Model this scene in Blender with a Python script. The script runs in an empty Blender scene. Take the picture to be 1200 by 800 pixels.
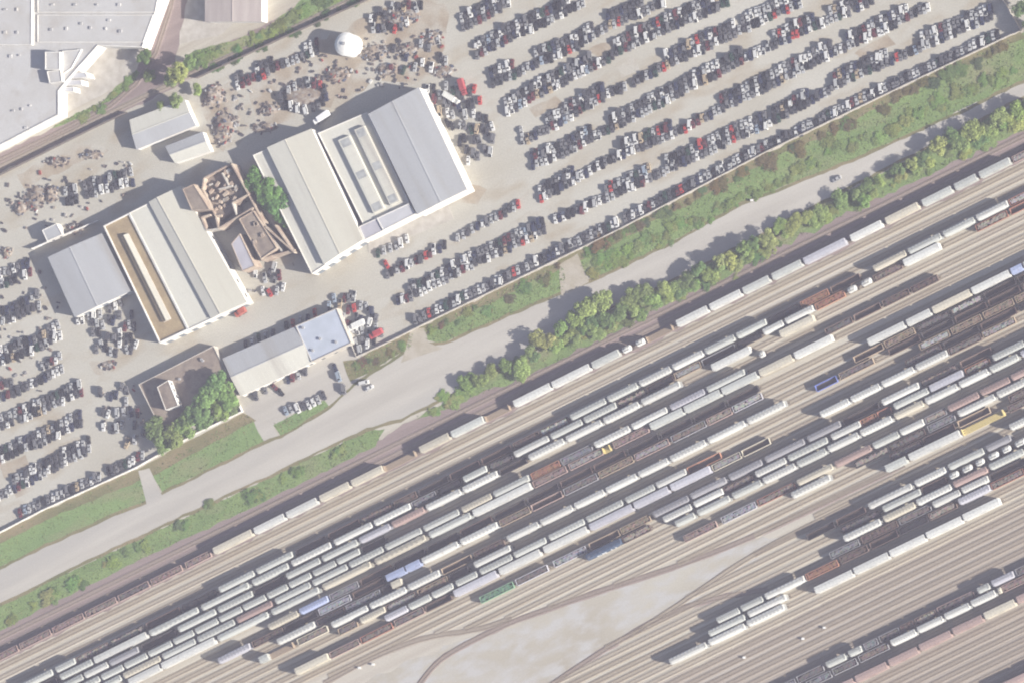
import bpy, math, random
from mathutils import Vector, Matrix, noise as mnoise
R = random.Random(7)
scene = bpy.context.scene
COL = scene.collection

# ------------------------------------------------------------------ camera
PXM = 0.40                       # metres per photo pixel at the scene centre
DIST = 3000.0
TILT = math.radians(26.0)
AZ = math.radians(-14.0)         # camera stands to the east-south-east
cam_pos = Vector((math.cos(AZ) * math.sin(TILT), math.sin(AZ) * math.sin(TILT), math.cos(TILT))) * DIST
fwd = (-cam_pos).normalized()
up = (Vector((0, 1, 0)) - fwd * fwd.y).normalized()
right = fwd.cross(up)
cd = bpy.data.cameras.new("camera")
cd.sensor_width = 36.0
cd.lens = 36.0 * DIST / (1200 * PXM)
cd.clip_start = 10.0
cd.clip_end = 20000.0
cam = bpy.data.objects.new("camera", cd)
COL.objects.link(cam)
cam.matrix_world = Matrix((
    (right.x, up.x, -fwd.x, cam_pos.x),
    (right.y, up.y, -fwd.y, cam_pos.y),
    (right.z, up.z, -fwd.z, cam_pos.z),
    (0, 0, 0, 1)))
scene.camera = cam

def U(px, py, h=0.0):
    """photo pixel (1200x800) -> point of the world at height h"""
    d = fwd + right * ((px - 600) * PXM / DIST) + up * ((400 - py) * PXM / DIST)
    t = (h - cam_pos.z) / d.z
    return cam_pos + d * t

def P(v):
    w = v - cam_pos
    z = w.dot(fwd)
    return 600 + w.dot(right) / z * DIST / PXM, 400 - w.dot(up) / z * DIST / PXM

# ------------------------------------------------------------------ sun + sky
a0, a1 = U(600, 400), U(600 - 26.6, 400 - 5.1)
shadow = a1 - a0
SUN_EL = math.atan2(4.7, shadow.length)
sun_dir = Vector((-shadow.x, -shadow.y, 4.7)).normalized()     # towards the sun
SUN_AZ = math.atan2(sun_dir.x, sun_dir.y)                      # clockwise from +Y
sd = bpy.data.lights.new("sun", 'SUN')
sd.energy = 5.0
sd.angle = math.radians(0.5)
sd.color = (1.0, 0.95, 0.87)
sun = bpy.data.objects.new("sun", sd)
COL.objects.link(sun)
sun.rotation_euler = (-sun_dir).to_track_quat('-Z', 'Y').to_euler()
sun.location = sun_dir * 500
W = bpy.data.worlds.new("World")
scene.world = W
W.use_nodes = True
nt = W.node_tree
bg = nt.nodes["Background"]
sky = nt.nodes.new("ShaderNodeTexSky")
sky.sky_type = 'NISHITA'
sky.sun_disc = False
sky.sun_elevation = SUN_EL
sky.sun_rotation = SUN_AZ
sky.air_density = 1.0
sky.dust_density = 1.5
sky.ozone_density = 1.0
nt.links.new(sky.outputs[0], bg.inputs[0])
bg.inputs[1].default_value = 0.05
scene.view_settings.view_transform = 'Standard'
scene.view_settings.look = 'None'
scene.view_settings.exposure = 1.15
scene.view_settings.gamma = 1.0
scene.cycles.filter_width = 2.0
scene.cycles.max_bounces = 3
scene.cycles.diffuse_bounces = 1
scene.cycles.volume_bounces = 0

# ------------------------------------------------------------------ materials
def mat(name, col, col2=None, scale=1.0, rough=0.85, rot=0.0, stretch=(1, 1, 1), detail=4, lo=0.35, hi=0.65,
        col3=None, scale3=0.05, lo3=0.5, hi3=0.7, bump=0.0, objcol=False, attr=None, metal=0.0, coord='pos', fine=0.0):
    m = bpy.data.materials.new(name)
    m.use_nodes = True
    n = m.node_tree.nodes
    l = m.node_tree.links
    b = n["Principled BSDF"]
    b.inputs["Roughness"].default_value = rough
    b.inputs["Metallic"].default_value = metal
    b.inputs["Specular IOR Level"].default_value = 0.3

    def rgb(c):
        x = n.new("ShaderNodeRGB")
        x.outputs[0].default_value = (*c, 1)
        return x.outputs[0]
    if objcol:
        oi = n.new("ShaderNodeObjectInfo")
        base = oi.outputs["Color"]
    elif attr:
        at = n.new("ShaderNodeAttribute")
        at.attribute_name = attr
        base = at.outputs["Color"]
    else:
        base = rgb(col)
    g = n.new("ShaderNodeNewGeometry")
    mp = n.new("ShaderNodeMapping")
    mp.inputs["Rotation"].default_value = (0, 0, rot)
    vr = n.new("ShaderNodeVectorRotate")
    vr.rotation_type = 'Z_AXIS'
    vr.inputs["Angle"].default_value = -rot
    l.new(g.outputs["Position"], vr.inputs["Vector"])
    mp.inputs["Rotation"].default_value = (0, 0, 0)
    mp.inputs["Scale"].default_value = stretch
    l.new(vr.outputs[0], mp.inputs["Vector"])

    def layer(base, c2, sc, lo, hi, vec):
        no = n.new("ShaderNodeTexNoise")
        no.inputs["Scale"].default_value = sc
        no.inputs["Detail"].default_value = detail
        l.new(vec, no.inputs["Vector"])
        mr = n.new("ShaderNodeMapRange")
        mr.inputs[1].default_value = lo
        mr.inputs[2].default_value = hi
        l.new(no.outputs["Fac"], mr.inputs[0])
        mx = n.new("ShaderNodeMix")
        mx.data_type = 'RGBA'
        l.new(mr.outputs[0], mx.inputs[0])
        l.new(base, mx.inputs[6])
        l.new(c2, mx.inputs[7])
        return mx.outputs[2], no
    no = None
    if col2 is not None:
        base, no = layer(base, rgb(col2), scale, lo, hi, mp.outputs[0])
    if col3 is not None:
        base, _ = layer(base, rgb(col3), scale3, lo3, hi3, mp.outputs[0])
    if fine:
        nf = n.new("ShaderNodeTexNoise")
        nf.inputs["Scale"].default_value = 1.6
        nf.inputs["Detail"].default_value = 3
        l.new(g.outputs["Position"], nf.inputs["Vector"])
        mr = n.new("ShaderNodeMapRange")
        mr.inputs[1].default_value = 0.3
        mr.inputs[2].default_value = 0.7
        mr.inputs[3].default_value = 1 - fine
        mr.inputs[4].default_value = 1 + fine
        l.new(nf.outputs["Fac"], mr.inputs[0])
        mm = n.new("ShaderNodeVectorMath")
        mm.operation = 'SCALE'
        l.new(base, mm.inputs[0])
        l.new(mr.outputs[0], mm.inputs["Scale"])
        base = mm.outputs[0]
    l.new(base, b.inputs["Base Color"])
    if bump:
        nb = n.new("ShaderNodeTexNoise")
        nb.inputs["Scale"].default_value = 0.8
        nb.inputs["Detail"].default_value = 3
        l.new(g.outputs["Position"], nb.inputs["Vector"])
        bp = n.new("ShaderNodeBump")
        bp.inputs["Strength"].default_value = bump
        bp.inputs["Distance"].default_value = 0.6
        l.new(nb.outputs["Fac"], bp.inputs["Height"])
        l.new(bp.outputs[0], b.inputs["Normal"])
    return m

# direction of the railway lines on the ground
def row_pt(c, x, h=4.6):
    return U(x, c + 4.1 - 0.49 * x, h)
tdir = (row_pt(950, 1200) - row_pt(950, 0)).normalized()
TANG = math.atan2(tdir.y, tdir.x)
tperp = Vector((-tdir.y, tdir.x, 0))

M = {}
M['yard'] = mat('rail yard gravel', (0.475, 0.445, 0.37), (0.385, 0.345, 0.28), 0.5, 0.95, TANG, (0.018, 0.55, 1), lo=0.40, hi=0.66,
                col3=(0.50, 0.465, 0.41), scale3=0.09, lo3=0.5, hi3=0.75, fine=0.10)
M['dirt'] = mat('scrapyard dirt', (0.475, 0.458, 0.40), (0.405, 0.38, 0.315), 0.03, 0.95, TANG, (0.5, 1.2, 1), col3=(0.36, 0.305, 0.22), scale3=0.07, lo3=0.52, hi3=0.74, fine=0.13, detail=8)
M['road'] = mat('pale asphalt', (0.475, 0.45, 0.40), (0.405, 0.38, 0.335), 0.2, 0.9, TANG, (0.06, 0.7, 1), fine=0.07, col3=(0.395, 0.38, 0.35), scale3=0.05, detail=7)
M['road_edge'] = mat('dusty road shoulder', (0.44, 0.40, 0.33), (0.36, 0.32, 0.24), 0.15, 0.95, fine=0.1)
M['sand'] = mat('pale sand', (0.455, 0.43, 0.365), (0.365, 0.33, 0.265), 0.03, 0.95, TANG, (0.6, 1.3, 1), fine=0.08, col3=(0.45, 0.44, 0.42), scale3=0.12, lo3=.42, hi3=.62, detail=8)
M['grass'] = mat('verge grass', (0.19, 0.265, 0.09), (0.145, 0.215, 0.072), 0.12, 0.9, TANG, (0.4, 1, 1), col3=(0.255, 0.235, 0.135), scale3=0.05, lo3=0.53, hi3=0.70, fine=0.34, detail=6)
M['lawn'] = mat('mown grass', (0.185, 0.27, 0.095), (0.155, 0.235, 0.085), 0.1, 0.9, TANG, (0.4, 1, 1), col3=(0.26, 0.245, 0.13), scale3=0.05, lo3=0.52, hi3=0.68, fine=0.25, detail=6)
M['dryverge'] = mat('dry weeds', (0.25, 0.205, 0.115), (0.14, 0.145, 0.06), 0.09, 0.95, TANG, (0.4, 1, 1), fine=0.2, detail=6)
M['blade'] = mat('grass tufts', (0.17, 0.235, 0.08), (0.23, 0.225, 0.10), 0.08, 0.9, lo=0.45, hi=0.7, fine=0.3)
M['ballast_dark'] = mat('brown ballast', (0.28, 0.22, 0.205), (0.235, 0.185, 0.17), 0.4, 0.95, TANG, (0.05, 0.8, 1), fine=0.15)
M['ballast_beige'] = mat('beige ballast', (0.425, 0.38, 0.295), (0.35, 0.305, 0.235), 0.4, 0.95, TANG, (0.025, 0.8, 1), fine=0.12)
M['ballast_grey'] = mat('grey brown ballast', (0.345, 0.30, 0.245), (0.28, 0.24, 0.20), 0.4, 0.95, TANG, (0.025, 0.8, 1), fine=0.12)
M['ballast_pale'] = mat('pale ballast', (0.48, 0.44, 0.36), (0.42, 0.375, 0.295), 0.4, 0.95, TANG, (0.025, 0.8, 1), fine=0.10)
M['sleeper'] = mat('weathered sleepers', (0.31, 0.26, 0.20), (0.36, 0.31, 0.245), 0.8, 0.95)
M['rail'] = mat('rusty rail steel', (0.27, 0.215, 0.165), (0.22, 0.17, 0.13), 0.5, 0.6)
M['paint'] = mat('wagon paint', (1, 1, 1), (0.30, 0.25, 0.20), 0.55, 0.6, objcol=True, lo=0.60, hi=1.05, fine=0.10)
M['carpaint'] = mat('car paint', (1, 1, 1), objcol=True, rough=0.35)
M['carpaint_attr'] = mat('car paint mixed', (1, 1, 1), attr='paint', rough=0.4)
M['glass'] = mat('dark car glass', (0.02, 0.025, 0.03), rough=0.15)
M['rubber'] = mat('tyre rubber', (0.025, 0.025, 0.026), rough=0.9)
M['bogie'] = mat('bogie steel', (0.09, 0.065, 0.05), (0.05, 0.045, 0.04), 1.0, 0.8)
M['walk'] = mat('roof walkway steel', (0.30, 0.30, 0.28), rough=0.7)
M['white_let'] = mat('white lettering', (0.75, 0.78, 0.8), rough=0.6)
M['white_wall'] = mat('white painted wall', (0.78, 0.77, 0.73), (0.66, 0.63, 0.57), 0.2, 0.8, fine=0.04)
M['conc'] = mat('pale concrete', (0.50, 0.47, 0.42), (0.40, 0.37, 0.32), 0.25, 0.9, fine=0.06)
M['brickwall'] = mat('old brick', (0.33, 0.25, 0.195), (0.45, 0.38, 0.30), 0.25, 0.9, fine=0.12)
M['grey_roof'] = mat('grey sheet roof', (0.40, 0.41, 0.42), (0.36, 0.365, 0.37), 0.1, 0.6, fine=0.05, rot=math.radians(-60), stretch=(0.1, 1, 1), col3=(0.34, 0.33, 0.31), scale3=0.13, lo3=.56, hi3=.75)
M['pale_roof'] = mat('pale grey roof', (0.59, 0.58, 0.51), (0.55, 0.535, 0.465), 0.12, 0.65, fine=0.05, rot=math.radians(-60), stretch=(0.1, 1, 1), col3=(0.43, 0.41, 0.36), scale3=0.13, lo3=.56, hi3=.75)  # colour lightened to counter shade where it covers west slopes
M['cream_roof'] = mat('cream sheet roof', (0.53, 0.515, 0.44), (0.50, 0.48, 0.41), 0.1, 0.65, fine=0.04, rot=math.radians(-60), stretch=(0.1, 1, 1), col3=(0.43, 0.40, 0.33), scale3=0.13, lo3=.58, hi3=.75)
M['white_roof'] = mat('white sheet roof', (0.52, 0.52, 0.54), (0.47, 0.47, 0.485), 0.12, 0.6, fine=0.04)
M['tan_roof'] = mat('tan gravel roof', (0.36, 0.28, 0.165), (0.29, 0.22, 0.13), 0.18, 0.95, fine=0.12)
M['brown_roof'] = mat('brown felt roof', (0.235, 0.19, 0.155), (0.30, 0.25, 0.20), 0.15, 0.95, fine=0.14, col3=(0.17, 0.14, 0.12), scale3=0.2)
M['fact_roof'] = mat('factory roof', (0.50, 0.495, 0.485), (0.45, 0.44, 0.42), 0.06, 0.8, fine=0.06, col3=(0.42, 0.40, 0.37), scale3=0.11, lo3=.52, hi3=.72, detail=7)
M['pink_roof'] = mat('pinkish ribbed roof', (0.44, 0.39, 0.36), (0.37, 0.32, 0.30), 0.3, 0.8, stretch=(1, 0.1, 1), fine=0.05)
M['lilac_roof'] = mat('lilac grey roof', (0.44, 0.43, 0.47), (0.38, 0.37, 0.40), 0.2, 0.7, fine=0.05)
M['blue_roof'] = mat('pale blue roof', (0.46, 0.50, 0.58), (0.40, 0.44, 0.50), 0.15, 0.6, fine=0.04)
M['skylight'] = mat('skylight glazing', (0.42, 0.43, 0.42), (0.30, 0.31, 0.31), 0.4, 0.3)
M['tank'] = mat('white tank paint', (0.80, 0.80, 0.77), (0.70, 0.69, 0.65), 0.2, 0.6)
M['door'] = mat('steel door', (0.18, 0.2, 0.22), rough=0.6)
M['winglass'] = mat('window glass', (0.04, 0.05, 0.06), rough=0.1)
M['metal'] = mat('galvanised metal', (0.35, 0.35, 0.35), rough=0.5)
M['fence'] = mat('weathered fence boards', (0.15, 0.125, 0.11), (0.10, 0.09, 0.08), 0.5, 0.9)
M['bark'] = mat('bark', (0.10, 0.075, 0.05), (0.07, 0.05, 0.035), 1.0, 0.95)
M['heap'] = mat('scrap and earth heap', (0.31, 0.26, 0.205), (0.21, 0.165, 0.13), 0.35, 0.95, lo=0.4, hi=0.6, col3=(0.35, 0.33, 0.30), scale3=0.5, fine=0.25)
M['debris'] = mat('mixed scrap metal', (1, 1, 1), attr='paint', rough=0.6)
M['stain'] = mat('stained brown earth', (0.40, 0.345, 0.265), (0.31, 0.25, 0.18), 0.09, 0.95, col3=(0.445, 0.42, 0.36), scale3=0.06, lo3=0.45, hi3=0.6, fine=0.16, detail=8)
M['greygravel'] = mat('worn grey gravel', (0.385, 0.34, 0.28), (0.31, 0.27, 0.225), 0.4, 0.95, TANG, (0.02, 0.6, 1), fine=0.12, col3=(0.43, 0.395, 0.345), scale3=0.06, lo3=.5, hi3=.7)
M['curb'] = mat('kerb concrete', (0.50, 0.48, 0.44), rough=0.9)

def leaf_mat():
    m = bpy.data.materials.new("foliage")
    m.use_nodes = True
    n = m.node_tree.nodes
    l = m.node_tree.links
    b = n["Principled BSDF"]
    b.inputs["Roughness"].default_value = 0.7
    b.inputs["Specular IOR Level"].default_value = 0.2
    oi = n.new("ShaderNodeObjectInfo")
    at = n.new("ShaderNodeAttribute")
    at.attribute_name = 'tone'
    mr = n.new("ShaderNodeMapRange")
    mr.inputs[3].default_value = 0.65
    mr.inputs[4].default_value = 1.4
    l.new(at.outputs["Fac"], mr.inputs[0])
    mm = n.new("ShaderNodeVectorMath")
    mm.operation = 'SCALE'
    l.new(oi.outputs["Color"], mm.inputs[0])
    l.new(mr.outputs[0], mm.inputs["Scale"])
    l.new(mm.outputs[0], b.inputs["Base Color"])
    return m
M['leaf'] = leaf_mat()

# ------------------------------------------------------------------ mesh helpers
WORLD = {}

class MB:
    def __init__(s):
        s.v = []
        s.f = []
        s.m = []
        s.c = None

    def add(s, vs, fs, mi=0):
        k = len(s.v)
        s.v.extend([tuple(v) for v in vs])
        s.f.extend([tuple(i + k for i in f) for f in fs])
        s.m.extend([mi] * len(fs))

    def box(s, c, size, rot=0.0, mi=0):
        cx, cy, cz = c
        hx, hy, hz = size[0] / 2, size[1] / 2, size[2] / 2
        co, si = math.cos(rot), math.sin(rot)
        vs = []
        for z in (-hz, hz):
            for x, y in ((-hx, -hy), (hx, -hy), (hx, hy), (-hx, hy)):
                vs.append((cx + x * co - y * si, cy + x * si + y * co, cz + z))
        s.add(vs, [(3, 2, 1, 0), (4, 5, 6, 7), (0, 1, 5, 4), (1, 2, 6, 5), (2, 3, 7, 6), (3, 0, 4, 7)], mi)

    def prism(s, poly, z0, z1, mi=0, top=True, bottom=False):
        n = len(poly)
        vs = [(p[0], p[1], z0) for p in poly] + [(p[0], p[1], z1) for p in poly]
        fs = [(i, (i + 1) % n, n + (i + 1) % n, n + i) for i in range(n)]
        if top:
            fs.append(tuple(range(n, 2 * n)))
        if bottom:
            fs.append(tuple(range(n - 1, -1, -1)))
        s.add(vs, fs, mi)

    def bar(s, p, q, w, z0, z1, mi=0):
        p = Vector((p[0], p[1], 0))
        q = Vector((q[0], q[1], 0))
        d = (q - p).normalized()
        n = Vector((-d.y, d.x, 0)) * (w / 2)
        s.prism([p - n, q - n, q + n, p + n], z0, z1, mi, True, True)

    def loft(s, rings, closed_ends=True, mi=0):
        n = len(rings[0])
        vs = [v for r in rings for v in r]
        fs = []
        for k in range(len(rings) - 1):
            for i in range(n):
                j = (i + 1) % n
                fs.append((k * n + i, k * n + j, (k + 1) * n + j, (k + 1) * n + i))
        if closed_ends:
            fs.append(tuple(range(n - 1, -1, -1)))
            fs.append(tuple((len(rings) - 1) * n + i for i in range(n)))
        s.add(vs, fs, mi)

    def cyl(s, c, r, z0, z1, n=12, r2=None, mi=0):
        r2 = r if r2 is None else r2
        a = [2 * math.pi * i / n for i in range(n)]
        s.loft([[(c[0] + r * math.cos(t), c[1] + r * math.sin(t), z0) for t in a],
                [(c[0] + r2 * math.cos(t), c[1] + r2 * math.sin(t), z1) for t in a]], True, mi)

    def cylx(s, x0, x1, y, z, r, n=12, axis='x', mi=0):
        a = [2 * math.pi * i / n for i in range(n)]
        if axis == 'x':
            rings = [[(x, y + r * math.cos(t), z + r * math.sin(t)) for t in a] for x in (x0, x1)]
        else:
            rings = [[(y + r * math.cos(t), x, z + r * math.sin(t)) for t in a] for x in (x0, x1)]
        s.loft(rings, True, mi)

    def mesh(s, name, mats, off=(0, 0, 0)):
        me = bpy.data.meshes.new(name)
        ox, oy, oz = off
        me.from_pydata([(x - ox, y - oy, z - oz) for x, y, z in s.v], [], s.f)
        for m in (mats if isinstance(mats, (list, tuple)) else [mats]):
            me.materials.append(m)
        if any(s.m):
            me.polygons.foreach_set("material_index", s.m)
        if s.c is not None:
            at = me.color_attributes.new('paint', 'FLOAT_COLOR', 'CORNER')
            buf = []
            for p, c in zip(s.f, s.c):
                buf.extend([c[0], c[1], c[2], 1.0] * len(p))
            at.data.foreach_set("color", buf)
        me.update()
        return me

    def build(s, name, mats, parent=None):
        off = WORLD.get(parent.name, (0, 0, 0)) if parent else (0, 0, 0)
        o = bpy.data.objects.new(name, s.mesh(name, mats, off))
        COL.objects.link(o)
        if parent:
            o.parent = parent
            WORLD[o.name] = off
        return o

def tag(o, label, cat=None, group=None, kind=None):
    if label:
        o['label'] = label
    if cat:
        o['category'] = cat
    if group:
        o['group'] = group
    if kind:
        o['kind'] = kind
    return o

def empty(name, loc, label, cat, group=None, rz=0.0):
    o = bpy.data.objects.new(name, None)
    o.empty_display_size = 0.5
    COL.objects.link(o)
    o.location = loc
    o.rotation_euler = (0, 0, rz)
    WORLD[o.name] = tuple(loc)
    return tag(o, label, cat, group)

def child(name, mesh, parent, color=None):
    o = bpy.data.objects.new(name, mesh)
    COL.objects.link(o)
    o.parent = parent
    if color:
        o.color = (*color, 1)
    return o

def ordn(n):
    if 10 <= n % 100 <= 20:
        return '%dth' % n
    return '%d%s' % (n, {1: 'st', 2: 'nd', 3: 'rd'}.get(n % 10, 'th'))

WORDS = ['zeroth', 'first', 'second', 'third', 'fourth', 'fifth', 'sixth', 'seventh', 'eighth', 'ninth', 'tenth', 'eleventh', 'twelfth',
         'thirteenth', 'fourteenth', 'fifteenth', 'sixteenth', 'seventeenth', 'eighteenth', 'nineteenth', 'twentieth']

def inpoly(x, y, poly):
    c = False
    n = len(poly)
    j = n - 1
    for i in range(n):
        xi, yi = poly[i]
        xj, yj = poly[j]
        if (yi > y) != (yj > y) and x < (xj - xi) * (y - yi) / (yj - yi) + xi:
            c = not c
        j = i
    return c

# ------------------------------------------------------------------ ground sheets
def sheet(name, label, pts_px, z, m, jit=0.6, step=3.0, kind='structure'):
    w = [U(x, y) for x, y in pts_px]
    out = []
    n = len(w)
    for i in range(n):
        a, b = w[i], w[(i + 1) % n]
        k = max(1, int((b - a).length / step))
        d = (b - a)
        nrm = Vector((-d.y, d.x, 0)).normalized() if d.length > 0 else Vector()
        for j in range(k):
            p = a + d * (j / k)
            if jit:
                p = p + nrm * (mnoise.noise(p * 0.13) * jit * 1.6 + (R.random() - 0.5) * jit)
            out.append((p.x, p.y, z))
    b = MB()
    b.add(out, [tuple(range(len(out)))])
    me = b.mesh(name, m)
    if me.polygons[0].normal.z < 0:
        me.flip_normals()
    o = bpy.data.objects.new(name, me)
    COL.objects.link(o)
    return tag(o, label, None, None, kind)

b = MB()
G = 900
b.add([(-G, -G, 0), (G, -G, 0), (G, G, 0), (-G, G, 0)], [(0, 1, 2, 3)])
tag(b.build('ground', M['yard']), 'beige gravel ground of the rail yard running under all tracks', None, None, 'structure')

DIRT = [(-60, 640), (-60, 230), (0, 205), (110, 150), (235, 90), (430, 0), (520, -45), (1250, -45), (1197, 33), (1060, 100), (900, 177), (727, 268), (600, 330), (419, 417),
        (411, 403), (300, 470), (285, 482), (160, 548), (50, 599)]
sheet('scrapyard_ground', 'pale trodden dirt of the scrapyard under the parked car rows', DIRT, 0.004, M['dirt'], 0.8)
sheet('lot_ground', 'pale grey concrete and dirt lot in front of the gate building', [(283, 478), (411, 402), (425, 418), (440, 440), (385, 478), (320, 498), (330, 520), (305, 515), (292, 488)], 0.006, M['road'], 0.3)
sheet('factory_ground', 'pale concrete ground beside the white factory corner', [(-60, 200), (0, 173), (70, 137), (140, 100), (165, 60), (200, 55), (260, 40), (320, -10), (330, -60), (-60, -60)], 0.005, M['conc'], 0.5)
sheet('corridor_ground', 'brown strip of the railway branch past the factory', [(-60, 226), (0, 203), (110, 148), (235, 88), (430, -2), (500, -45), (420, -45), (330, 20), (230, 70), (205, 75), (228, -45), (196, -45), (170, 58), (160, 85), (130, 115), (60, 152), (0, 180), (-60, 205)], 0.009, M['ballast_dark'], 0.8)
sheet('heap_ground', 'brown stained ground under the scrap heaps by the white tank', [(292, 110), (300, 84), (345, 62), (400, 34), (470, 2), (520, 4), (525, 50), (500, 92), (440, 100), (400, 118), (340, 142), (300, 150)], 0.009, M['stain'], 2.0)
sheet('heap_ground', 'brown stained ground right of the grey workshops', [(236, 112), (268, 96), (280, 110), (276, 160), (262, 178), (248, 165)], 0.009, M['stain'], 1.5)
sheet('heap_ground', 'brown stained strip along the branch line fence', [(20, 206), (60, 186), (110, 166), (128, 178), (80, 198), (30, 220)], 0.009, M['stain'], 1.5)
for k, pp in enumerate(([(690, 58), (720, 45), (735, 52), (700, 68)], [(620, 128), (650, 114), (662, 122), (628, 138)], [(722, 78), (745, 66), (750, 84), (728, 92)], [(1000, 60), (1040, 40), (1050, 52), (1010, 72)], [(0, 545), (30, 532), (36, 546), (4, 560)], [(104, 424), (130, 420), (134, 436), (112, 438)], [(545, 214), (570, 222), (560, 240), (535, 238)], [(12, 570), (34, 562), (40, 574), (18, 584)])):
    sheet('bare_patch', 'tan bare earth patch, %s of several between the car rows' % ordn(k + 1), pp, 0.010, M['stain'], 1.0)
GR = {}
GR['a'] = [(205, 78), (228, 60), (300, 40), (350, 5), (400, -45), (470, -45), (395, 8), (320, 42), (240, 78), (220, 92)]
GR['b'] = [(120, 118), (160, 82), (166, 88), (140, 112), (90, 140), (60, 150)]
sheet('grass_bank', 'green weedy bank along the branch line by the pinkish building', GR['a'], 0.013, M['lawn'], 1.0)
sheet('grass_bank', 'narrow weedy strip between the factory and the branch line', GR['b'], 0.013, M['lawn'], 0.8)
ROAD_UP = [(-60, 694), (0, 666), (120, 611), (172, 589), (190, 579), (308, 521), (330, 513), (385, 480), (415, 452), (440, 436), (484, 408), (520, 404), (655, 347), (700, 328), (780, 291), (870, 241), (1000, 190), (1130, 131), (1270, 64)]
ROAD_LO = [(1270, 80), (1200, 112), (1000, 216), (800, 322), (700, 367), (640, 402), (560, 442), (520, 466), (470, 490), (430, 501), (300, 563), (100, 657), (0, 706), (-60, 736)]
sheet('road_shoulder', 'dusty shoulder on both sides of the pale road', [(x, y - 4) for x, y in ROAD_UP] + [(x, y + 4) for x, y in ROAD_LO], 0.022, M['dryverge'], 0.6)
sheet('road', 'wide pale asphalt road running diagonally past the scrapyard', ROAD_UP + ROAD_LO, 0.029, M['road'], 0.4)
sheet('driveway', 'narrow pale driveway crossing the western grass verge', [(162, 551), (175, 548), (190, 580), (172, 592)], 0.033, M['road'], 0.2)
sheet('driveway', 'broad gravel driveway between the two eastern verges', [(655, 310), (676, 298), (690, 330), (658, 348)], 0.033, M['road_edge'], 0.4)
sheet('driveway', 'worn driveway beside the corner of the boundary wall', [(482, 386), (497, 384), (502, 402), (520, 408), (470, 425)], 0.033, M['road_edge'], 0.4)
GR['c'] = [(-60, 660), (0, 627), (50, 602), (160, 551), (166, 560), (172, 588), (120, 609), (0, 664), (-60, 692)]
GR['d'] = [(177, 551), (285, 484), (296, 490), (310, 518), (190, 577)]
GR['e'] = [(320, 497), (380, 468), (386, 476), (360, 496), (330, 512)]
GR['f'] = [(402, 424), (420, 419), (484, 391), (482, 406), (440, 432), (410, 447)]
GR['g'] = [(498, 385), (600, 334), (658, 306), (664, 334), (655, 344), (560, 385), (520, 402), (500, 398)]
GR['h'] = [(676, 300), (727, 272), (900, 181), (1060, 104), (1197, 39), (1270, 0), (1270, 62), (1130, 128), (1000, 187), (870, 238), (780, 288), (700, 325), (686, 322)]
GR['i'] = [(-60, 739), (0, 709), (100, 660), (300, 566), (430, 504), (452, 503), (440, 522), (300, 592), (150, 662), (0, 738), (-60, 768)]
GR['j'] = [(485, 490), (520, 469), (560, 445), (640, 405), (700, 370), (800, 325), (1000, 219), (1200, 116), (1270, 82), (1270, 118), (1200, 152), (1000, 247), (800, 347), (640, 431), (500, 487)]
sheet('weed_margin', 'tan weedy margin at the foot of the western boundary wall', [(-60, 655), (50, 599), (160, 549), (285, 483), (300, 492), (180, 556), (60, 606), (-60, 668)], 0.0245, M['dryverge'], 0.5)
sheet('weed_margin', 'tan weedy margin at the foot of the eastern boundary wall', [(419, 418), (450, 404), (600, 331), (727, 269), (900, 178), (1060, 101), (1197, 36), (1203, 44), (1060, 112), (900, 190), (730, 280), (600, 343), (430, 424)], 0.0245, M['dryverge'], 1.0)
sheet('grass_verge', 'green verge between road and boundary wall at the far left', GR['c'], 0.020, M['lawn'], 0.4)
sheet('grass_verge', 'green verge in front of the tree clump and its wall', GR['d'], 0.020, M['lawn'], 0.4)
sheet('grass_island', 'small grass island with cars parked nose to it', GR['e'], 0.020, M['lawn'], 0.4)
sheet('grass_verge', 'dry verge strip under the wall corner near the gate building', GR['f'], 0.020, M['dryverge'], 0.6)
sheet('grass_verge', 'patchy verge between the two driveways', GR['g'], 0.020, M['grass'], 0.5)
sheet('grass_verge', 'long rough green verge under the eastern boundary wall', GR['h'], 0.020, M['grass'], 0.5)
sheet('grass_strip', 'green strip between the road and the first tracks at left', GR['i'], 0.020, M['grass'], 0.6)
sheet('grass_strip', 'grass strip carrying the tree belt beside the road', GR['j'], 0.020, M['grass'], 1.4)
sheet('ballast_bank', 'dark brown ballast bank along the first track', [(-60, 756), (0, 730), (100, 680), (300, 585), (440, 516), (500, 482), (640, 424), (800, 340), (1000, 240), (1200, 145), (1270, 112),
       (1270, 154), (1000, 286), (800, 384), (600, 482), (400, 580), (200, 678), (0, 776), (-60, 806)], 0.012, M['ballast_dark'], 1.0)
sheet('sand_ground', 'broad patch of pale sandy ground between the ladder tracks', [(330, 850), (400, 812), (470, 778), (520, 756), (600, 733), (700, 696), (820, 652), (885, 628), (925, 632), (860, 676), (770, 730), (700, 772), (640, 812), (600, 840)], 0.008, M['sand'], 1.3)
sheet('grey_ground', 'grey brown worn gravel among the southern tracks', [(600, 870), (760, 806), (960, 708), (1160, 606), (1270, 555), (1270, 870)], 0.0055, M['greygravel'], 1.5)
b = MB()
CAN = [U(431, 283), U(525, 240), U(532, 257), U(432, 297)]
b.prism(CAN, 0.0, 0.16)
tag(b.build('loading_slab', M['conc']), 'pale concrete loading slab under the south side of the big halls', None, None, 'structure')

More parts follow.
